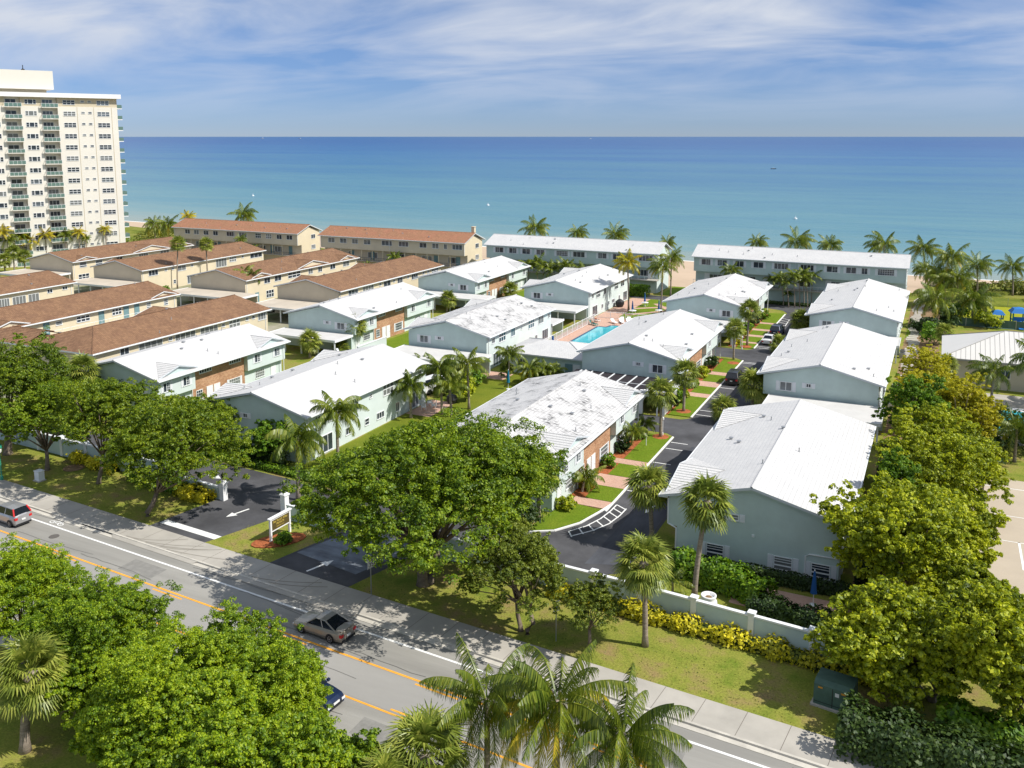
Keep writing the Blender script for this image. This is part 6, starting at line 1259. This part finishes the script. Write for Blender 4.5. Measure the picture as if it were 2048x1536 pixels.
car('white sedan parked at the third lawn kerb', -24.7, 152.4, R(90), p_w, sedan, (.95, .2, -1.0, -1.75, 1.42, .95), w=.87, group='cars parked along the driveway kerb')
car('dark blue sport utility vehicle parked beyond the white sedan', -24.6, 159.8, R(88), p_db, suv, (1.2, .55, -1.75, -2.15, 1.72, 1.13), w=.93, wb=(1.4, -1.4), wr=.36, group='cars parked along the driveway kerb')
car('white van parked between the long white roof and the carport', -60.6, 103.0, R(75), p_w, van, (1.75, 1.2, -2.3, -2.45, 2.05, 1.28), w=.97, wb=(1.5, -1.5), wr=.36, name='parked_van', cat='van')
car('white car nosing out beside the blank tan gable', -118.4, 139.5, R(-70), p_w, sedan, (.95, .2, -1.0, -1.75, 1.42, .95), w=.87)

# ---------------- signs and street furniture ----------------
def text(par, s, size, loc, rot, m, ext=.004, align='CENTER', sx=1):
    c = bpy.data.curves.new('lettering', 'FONT'); c.body = s; c.size = size; c.align_x = align; c.align_y = 'CENTER'; c.extrude = ext
    o = bpy.data.objects.new('tmp', c); C.objects.link(o); bpy.context.view_layer.update(); me = bpy.data.meshes.new_from_object(o); bpy.data.objects.remove(o); me.materials.clear(); me.materials.append(m)
    o = obj('lettering', me, par, loc, rot); o.scale = (sx, 1, 1); return o
sp_ = thing('speed_limit_sign', 'white speed limit 35 sign on a steel post at the roadside verge', 'road sign', (-36.8, 53.15, 0), R(78))
MB().box(-.035, .035, -.02, .02, 0, 3.0).build('post', m_steel, sp_)
MB().box(-.36, .36, -.045, -.022, 2.2, 3.1).build('panel', m_trim, sp_)
q = MB(); [q.box(a, c, -.050, -.046, d, e) for a, c, d, e in ((-.34, .34, 3.05, 3.08), (-.34, .34, 2.22, 2.25), (-.34, -.31, 2.25, 3.05), (.31, .34, 2.25, 3.05))]; q.build('border', m_black, sp_)
for s, z, sz in (('SPEED', 2.95, .15), ('LIMIT', 2.79, .15), ('35', 2.48, .50)): text(sp_, s, sz, (0, -.052, z), (math.pi/2, 0, 0), m_black)
s2 = thing('bus_stop_sign', 'small white sign with a dark symbol on a thin post beside the sparse tree', 'road sign', (-21.9, 53.3, 0), R(60))
MB().box(-.03, .03, -.02, .02, 0, 2.9).build('post', m_steel, s2); MB().box(-.24, .24, -.045, -.022, 2.2, 2.95).build('panel', m_trim, s2)
q = MB(); q.lathe([(.10, 0), (.10, .004)], 12); o = q.build('symbol', m_black, s2, loc=(0, -.046, 2.72), rot=(math.pi/2, 0, 0)); MB().box(-.03, .03, -.050, -.046, 2.35, 2.62).build('symbol', m_bluep, s2)
es = thing('entrance_sign', 'white framed brown entrance sign with yellow lettering in a red mulch bed', 'sign', (-49.6, 57.1, 0), R(88))
for x in (0, 2.35): MB().box(x-.09, x+.09, -.09, .09, 0, 1.95).box(x-.12, x+.12, -.12, .12, 1.95, 2.02).build('post', m_white, es)
MB().box(.09, 2.26, -.04, .04, .95, 1.85).build('panel', mat('sign_brown', (.10,.075,.025), .7, .2), es)
MB().box(-.2, 2.55, -.16, .16, 2.025, 2.12).box(.092, 2.258, -.06, .06, .86, .945).box(.092, 2.258, -.06, .06, 1.855, 1.94).build('frame', m_white, es)
m_gold = mat('gold_lettering', (.62,.47,.10), .5, .4)
text(es, 'Sea Ranch Villas', .30, (1.17, -.045, 1.66), (math.pi/2, 0, 0), m_gold, sx=.92)
text(es, 'PRIVATE', .26, (1.17, -.045, 1.38), (math.pi/2, 0, 0), m_gold); text(es, 'RESIDENTS ONLY', .12, (1.17, -.045, 1.14), (math.pi/2, 0, 0), m_gold)
tb = thing('transformer_box', 'dark green utility transformer box with small yellow labels on a concrete pad', 'utility box', (-3.95, 54.15, 0), R(-8))
MB().box(-1.25, 1.25, -.95, .95, 0, .12).build('pad', m_conc, tb)
b = MB(); b.xprism([(-.8, .12), (.8, .12), (.8, 1.62), (-.45, 1.62), (-.8, 1.42)], -1.1, 1.1); b.build('cabinet', m_green, tb)
b = MB(); b.box(-.02, .02, -.815, -.801, .16, 1.40).box(-1.08, 1.08, -.812, -.801, .30, .33); b.build('door_seam', m_black, tb)
for x in (-.72, .62): MB().box(x-.13, x+.13, -.82, -.803, 1.2, 1.30).build('warning_label', mat('orange_label', (.62,.28,.03), .6, .3) if x < 0 else bpy.data.materials['orange_label'], tb)
MB().box(.15, .38, -.82, -.803, .95, 1.18).build('label_plate', m_plate, tb)
MB().lathe([(.10, 0), (.10, .95), (.07, 1.0)], 10).build('bollard', m_white, None, loc=(-2.35, 52.35, 0), label='short white bollard at the corner of the green transformer box', cat='bollard')
ub = thing('utility_cabinet', 'small white utility cabinet standing on the left verge by the pavement', 'utility box', (-79.8, 58.3, 0), R(-5)); MB().box(-.36, .36, -.3, .3, .1, 1.0).box(-.4, .4, -.34, .34, 1.0, 1.06).build('cabinet', m_trim, ub); MB().box(-.5, .5, -.42, .42, 0, .1).build('pad', m_conc, ub)
L_ = at(4, 962); sl = thing('street_lamp', 'green street lamp with pale globe, cut by the left frame edge', 'street lamp', (L_[0], L_[1], 0))
MB().lathe([(.16, 0), (.16, .5), (.07, .6), (.055, 2.9)], 10).build('pole', m_lampg, sl); MB().lathe([(.10, 2.9), (.22, 3.0), (.26, 3.25), (.20, 3.42)], 12).build('globe', mat('lamp_globe', (.6,.62,.55), .3, .5), sl); MB().lathe([(.27, 3.42), (.30, 3.5), (.24, 3.75), (.12, 3.85), (.10, 4.05), (.03, 4.15)], 12).build('lamp_housing', m_lampg, sl)
jar = thing('planter_urn', 'large white urn planter behind the mint wall by the leaning palm', 'planter', (-13.35, 61.15, 0)); MB().lathe([(.42, 0), (.60, .35), (.66, .75), (.60, 1.15), (.48, 1.35), (.56, 1.45), (.56, 1.55), (.44, 1.55), (.40, 1.40)], 18).build('urn', m_white, jar, smooth=True); MB().lathe([(.40, 1.36), (.05, 1.45)], 12).build('soil', m_dirt, jar)
for i, (x, y, lab) in enumerate(((-27.35, 98.2, 'white lamp post beside the palm at the first arch'), (-27.75, 145.3, 'white lamp post on the third lawn near the second arch'), (-27.6, 139.0-.6, 'white lamp post by the slim palm at the second arch'))):
    t = thing('lamp_post', lab, 'lamp post', (x, y, .1), group='white lamp posts on the lawns'); MB().lathe([(.09, 0), (.09, .3), (.045, .35), (.04, 1.75), (.07, 1.8)], 8).build('pole', m_white, t); MB().lathe([(.08, 1.8), (.14, 1.9), (.13, 2.1), (.05, 2.2)], 10).build('lamp', m_trim, t)
for i, (x, y, lab) in enumerate(((-28.05, 94.1, 'low white post sign on the first lawn'), (-28.3, 147.0, 'low white post sign by the third lawn hedge'))):
    t = thing('yard_sign', lab, 'sign', (x, y, .1), group='low white yard signs'); MB().box(-.04, .04, -.04, .04, 0, 1.35).box(-.55, .04, -.035, .035, 1.27, 1.35).build('post', m_white, t)
for x, y, lab in ((-58.6, 71.9, 'small white garden floodlight in the hedge by the forecourt'),):
    MB().box(-.18, .18, -.12, .12, 0, .34).box(-.05, .05, -.05, .05, .34, .42).build('garden_light', m_trim, None, loc=(x, y, 0), label=lab, cat='garden light')
def fence(label, pts, h=1.35, gap=.16, group='white pool fences'):
    t = thing('pool_fence', label, 'fence', (pts[0][0], pts[0][1], 0), group=group); o = pts[0]; b = MB()
    for (x0, y0), (x1, y1) in zip(pts, pts[1:]):
        d = Vector((x1-x0, y1-y0, 0)); L = d.length; d.normalize(); P0 = Vector((x0-o[0], y0-o[1], 0)); b.tube([P0+Vector((0, 0, h)), P0+d*L+Vector((0, 0, h))], .035, 4).tube([P0+Vector((0, 0, .12)), P0+d*L+Vector((0, 0, .12))], .03, 4)
        for i in range(int(L/gap)): p = P0+d*i*gap; b.box(p.x-.012, p.x+.012, p.y-.012, p.y+.012, .1, h)
        for i in range(int(L/2.4)+1): p = P0+d*i*2.4; MB().box(-.05, .05, -.05, .05, 0, h+.12).build('post', m_white, t, loc=p)
    b.build('picket_panel', m_white, t); return t
fence('white picket fence along the pool deck before the carports', [(-57.2, 133.6), (-57.2, 157.0)])
fence('white railing across the pool lawn beyond the sun loungers', [(-57.8, 160.3), (-52.5, 160.9), (-44.2, 160.9)], 1.2, .3)
fence('white louvred fence beyond the first arch', [(-29.3, 105.7), (-29.3, 111.5)], 1.9, .09)
def umbrella(label, x, y, m=m_blue, h=2.7, table=True):
    t = thing('closed_umbrella', label, 'umbrella', (x, y, .01), group='closed blue umbrellas'); MB().lathe([(.28, 0), (.28, .06), (.025, .08), (.025, h)], 8).build('pole', m_trim, t)
    MB().lathe([(.24, .95), (.20, 1.25), (.15, 1.9), (.07, h-.1), (.02, h-.02)], 10).build('canopy', m, t); MB().lathe([(.05, h-.02), (.05, h+.06), (.01, h+.1)], 8).build('finial', m_trim, t)
    if table:
        q = thing('round_table', 'round white table under '+label, 'table', (x+.02, y, .015), group='round white garden tables'); b = MB().lathe([(.75, .70), (.75, .75), (.06, .755)], 16); b.build('table_top', m_white, q)
        for i in range(4): a = i*1.57+.4; MB().tube([(.5*math.cos(a), .5*math.sin(a), .7), (.6*math.cos(a), .6*math.sin(a), 0)], .03, 5).build('leg', m_white, q)
m_tealc = mat('teal_canvas', (.01,.16,.26), .7, .2)
umbrella('the blue umbrella in the middle of the pool lawn', -53.3, 175.6); umbrella('the blue umbrella nearest the pool railing', -52.9, 166.3); umbrella('the dark blue umbrella beside the coconut trunk', -48.4, 168.8)
umbrella('the teal umbrella on the garden lawn', -51.8, 108.3, m_tealc, table=False); umbrella('the blue umbrella on the patio under the nearest mint gable', -6.7, 65.8, table=False); umbrella('the small dark umbrella at the near pool corner', -56.0, 133.9, h=1.9, table=False)
slab('patio', [(-12.4, 63.6), (-4.6, 62.9), (-4.6, 66.9), (-12.4, 67.0)], -.02, .02, m_paver, kind='structure')
def lounger(label, x, y, rot, m=None, grp='pool sun loungers'):
    t = thing('sun_lounger', label, 'sun lounger', (x, y, .015), rot, grp); MB().box(-.95, .35, -.33, .33, .28, .34).build('seat', m or m_white, t); b = MB(); b.poly([(.35, -.33, .34), (.95, -.33, .75), (.95, .33, .75), (.35, .33, .34)]).poly([(.35, -.33, .28), (.35, .33, .28), (.95, .33, .69), (.95, -.33, .69)]).poly([(.95, -.33, .69), (.95, .33, .69), (.95, .33, .75), (.95, -.33, .75)]).poly([(.35, -.33, .28), (.95, -.33, .69), (.95, -.33, .75), (.35, -.33, .34)]).poly([(.35, .33, .34), (.95, .33, .75), (.95, .33, .69), (.35, .33, .28)]); b.build('backrest', m or m_white, t)
    for a in (-.85, .3):
        for c in (-.28, .28): MB().box(a-.03, a+.03, c-.03, c+.03, 0, .28).build('leg', m or m_white, t)
    return t
for i, (x, y, a) in enumerate(((-52.0, 157.2, 2.2), (-50.9, 157.8, 2.1), (-49.9, 158.2, 2.3), (-52.4, 158.6, 1.9), (-51.2, 159.2, 2.0), (-53.2, 156.4, 2.4))): lounger('white pool lounger %s in the group beyond the pool' % ['at the front middle', 'front right of middle', 'at the right end', 'at the back left', 'at the back middle', 'at the front left end'][i], x, y, a)
lounger('lounger with teal towel under the nearer sunbather', -56.1, 153.4, 2.6, mat('towel_teal', (.05,.30,.28), .9, .1)); lounger('lounger under the sunbather by the house wall', -56.9, 156.8, 2.7)
def person(label, loc, rot, J, shirt=None, hair=True):
    """J: joint positions; one continuous skinned body"""
    me = bpy.data.meshes.new('body'); order = list(J['p'].keys()); idx = {k: i for i, k in enumerate(order)}; me.from_pydata([J['p'][k][:3] for k in order], [(idx[a], idx[c]) for a, c in J['e']], []); me.materials.append(m_skin)
    import bmesh; bm = bmesh.new(); bm.from_mesh(me); ly = bm.verts.layers.skin.verify(); bm.verts.ensure_lookup_table()
    for i, v in enumerate(bm.verts): r_ = J['p'][order[i]][3]; v[ly].radius = (r_, r_); v[ly].use_root = (i == 0)
    bm.to_mesh(me); bm.free(); t = thing('person', label, 'person', loc, rot); o = obj('body', me, t); md = o.modifiers.new('skin', 'SKIN'); s = o.modifiers.new('smooth', 'SUBSURF'); s.levels = s.render_levels = 1
    h = J['p']['head']; MB().lathe([(.02, -.11), (.085, -.06), (.10, .02), (.08, .09), (.02, .125)], 10).build('head', m_skin, t, loc=h[:3]); MB().lathe([(.105, .0), (.09, .09), (.03, .14)], 10).build('hair', m_hair, t, loc=(h[0]+.015, h[1], h[2]+.01))
    a = J['p']['pelvis']; MB().lathe([(.10, -.10), (.17, -.04), (.17, .06), (.12, .12)], 10).build('swimwear', shirt or m_swim, t, loc=a[:3]); return t
lie = {'p': {'pelvis': (0, 0, .48, .13), 'chest': (.42, 0, .62, .14), 'neck': (.62, 0, .76, .05), 'head': (.74, 0, .84, .06), 'lh': (-.02, .09, .47, .09), 'lk': (-.42, .12, .55, .065), 'la': (-.82, .12, .42, .04), 'lf': (-.86, .12, .52, .03), 'rh': (-.02, -.09, .47, .09), 'rk': (-.42, -.12, .47, .065), 'ra': (-.84, -.13, .40, .04), 'rf': (-.88, -.13, .50, .03),
  'ls': (.48, .2, .62, .055), 'le': (.22, .32, .50, .04), 'lw': (.0, .27, .45, .03), 'lhd': (-.08, .26, .44, .03), 'rs': (.48, -.2, .62, .055), 're': (.22, -.32, .50, .04), 'rw': (.0, -.27, .45, .03), 'rhd': (-.08, -.26, .44, .03)},
  'e': [('pelvis', 'chest'), ('chest', 'neck'), ('neck', 'head'), ('pelvis', 'lh'), ('lh', 'lk'), ('lk', 'la'), ('la', 'lf'), ('pelvis', 'rh'), ('rh', 'rk'), ('rk', 'ra'), ('ra', 'rf'), ('chest', 'ls'), ('ls', 'le'), ('le', 'lw'), ('lw', 'lhd'), ('chest', 'rs'), ('rs', 're'), ('re', 'rw'), ('rw', 'rhd')]}
person('sunbather in dark swimwear lying on the lounger with the teal towel', (-56.1, 153.4, .0), 2.6, lie); person('sunbather lying on the lounger by the house wall', (-56.9, 156.8, .0), 2.7, lie, mat('swim_red', (.35,.06,.05), .8, .1))
def achair(label, x, y, rot): 
    t = thing('garden_chair', label, 'chair', (x, y, .015), rot, 'white garden chairs'); MB().box(-.3, .3, -.28, .3, .32, .38).build('seat', m_white, t); b = MB(); [b.box(a-.045, a+.045, .28, .33, .38, .95) for a in (-.22, -.11, 0, .11, .22)]; b.build('backrest', m_white, t)
    for a in (-.27, .27):
        MB().box(a-.03, a+.03, -.28, -.2, 0, .55).build('leg', m_white, t); MB().box(a-.03, a+.03, .22, .3, 0, .55).build('leg', m_white, t); MB().box(a-.05, a+.05, -.3, .3, .555, .59).build('armrest', m_white, t)
for i, (x, y, a) in enumerate(((-57.4, 95.3, .6), (-56.6, 96.5, -1.2), (-57.7, 97.3, 2.2))): achair('white garden chair on the patio, %s of three' % ['nearest', 'rightmost', 'furthest'][i], x, y, a)
MB().lathe([(.55, 0), (.75, .5), (.6, 1.0), (.2, 1.15)], 14).build('covered_grill', m_black, None, loc=(-55.6, 99.4, .0), label='round black covered grill at the patio edge under the queen palms', cat='grill')
MB().lathe([(.6, 0), (.9, .6), (.9, 1.1), (.3, 1.6)], 14).build('covered_grill', m_black, None, loc=(-57.6, 172.6, .0), label='black covered grill against the sea-end house wall', cat='grill')
for i, y in enumerate((120.5, 122.6, 130.0, 150.5, 152.5)):
    t = thing('air_conditioner', 'grey air conditioner %s along the side yard of the right-hand houses' % ['nearest the carport', 'second', 'third', 'fourth', 'furthest'][i], 'air conditioner', (-4.2, y, 0), group='side yard air conditioners'); MB().box(-.4, .4, -.4, .4, 0, .85).build('casing', m_steel, t); MB().lathe([(.33, .852), (.33, .875), (.08, .88)], 12).build('fan_grille', m_black, t)
MB().lathe([(.33, 0), (.42, 1.0), (.44, 1.05)], 12).build('bin', m_black, None, loc=(-4.0, 103.2, 0), label='black wheeled bin between hedge and the nearest right-hand carport', cat='bin')
# play structures
for lab, x, y, s in (('larger blue-roofed play tower at the right edge', 13.6, 184.6, 1.25), ('smaller blue-roofed play tower left of the larger one', 10.3, 184.4, 1.0)):
    t = thing('play_tower', lab, 'playground', (x, y, 0), R(8), 'blue-roofed play towers'); t.scale = (s, s, s)
    for a in (-.8, .8):
        for c in (-.8, .8): MB().box(a-.08, a+.08, c-.08, c+.08, 0, 2.3).build('post', m_lampg, t)
    b = MB()
    for k in range(4):
        c0, s0 = math.cos(k*math.pi/2), math.sin(k*math.pi/2); R2 = lambda p: (p[0]*c0-p[1]*s0, p[0]*s0+p[1]*c0, p[2]); b.poly([R2((-1.15, -1.15, 2.15)), R2((1.15, -1.15, 2.15)), R2((.7, -.7, 2.75)), R2((-.7, -.7, 2.75))]); b.poly([R2((-.7, -.7, 2.75)), R2((.7, -.7, 2.75)), (0, 0, 2.95)])
    b.build('canopy', m_bluep, t); MB().box(-.8, .8, -.8, .8, 1.0, 1.1).box(-.8, .8, -.83, -.77, 1.1, 1.6).build('platform', m_bluep, t); MB().xprism([(-2.6, .1), (-.8, 1.0), (-.8, 1.08), (-2.6, .18)], -.3, .3).build('slide', m_bluep, t)
tf = thing('chain_link_fence', 'thin chain-link fence with yellow top rail beside the yellow lawn', 'fence', (1.2, 206.2, 0)); b = MB(); b.box(0, 40, -.03, .03, 1.75, 1.83); b.build('top_rail', mat('yellow_rail', (.60,.55,.12), .6, .3), tf)
for i in range(14): MB().box(-.04, .04, -.04, .04, 0, 1.8).build('post', m_steel, tf, loc=(i*3, 0, 0))
tg = thing('green_windscreen', 'dark green windscreen fence behind the play towers', 'fence', (1.2, 181.8, 0)); MB().box(0, 40, -.02, .02, .1, 1.5).build('screen', m_green, tg); [MB().box(-.05, .05, -.06, .06, 0, 1.6).build('post', m_steel, tg, loc=(i*4, 0, 0)) for i in range(9)]
# sea marks and boats
def seaat(px_, py_): q = at(px_, py_); return (q[0], q[1], -.06)
for i, (a, c, lab) in enumerate(((976, 411, 'white marker buoy on the water left of the mint roofs'), (1591, 438, 'white marker buoy on the water above the right mint roof'), (506, 392, 'white marker buoy on the water right of the tower'))):
    t = thing('buoy', lab, 'buoy', seaat(a, c), group='white buoys'); MB().lathe([(.5, -.3), (.7, .1), (.6, .5), (.15, .6), (.12, 1.3), (.02, 1.4)], 10).build('float', m_white, t)
def boat(lab, px_, py_, L, m, rot=0):
    t = thing('motor_boat', lab, 'boat', seaat(px_, py_), rot, 'distant boats'); b = MB(); w = L*.14
    b.poly([(-L/2, -w, L*.10), (L*.25, -w, L*.11), (L/2, 0, L*.14), (L*.25, w, L*.11), (-L/2, w, L*.10)])
    low = [(-L/2, -w*.7, -.1), (L*.2, -w*.6, -.1), (L*.42, 0, -.1), (L*.2, w*.6, -.1), (-L/2, w*.7, -.1)]; topp = [(-L/2, -w, L*.10), (L*.25, -w, L*.11), (L/2, 0, L*.14), (L*.25, w, L*.11), (-L/2, w, L*.10)]
    for i in range(5): j = (i+1) % 5; b.poly([low[i], low[j], topp[j], topp[i]])
    b.build('hull', m, t); MB().box(-L*.2, L*.15, -w*.6, w*.6, L*.1, L*.2).build('cabin', m_trim, t)
boat('dark boat on the open water at the right of centre', 1547, 338, 6, m_black, .3); boat('tiny white boat on the horizon near the tower', 525, 277.5, 60, m_white, .2); boat('tiny white boat on the horizon right of the first', 600, 277.8, 50, m_white); boat('tiny white boat on the horizon in the middle', 1181, 278.0, 45, m_white, .5)
bpy.context.view_layer.update()
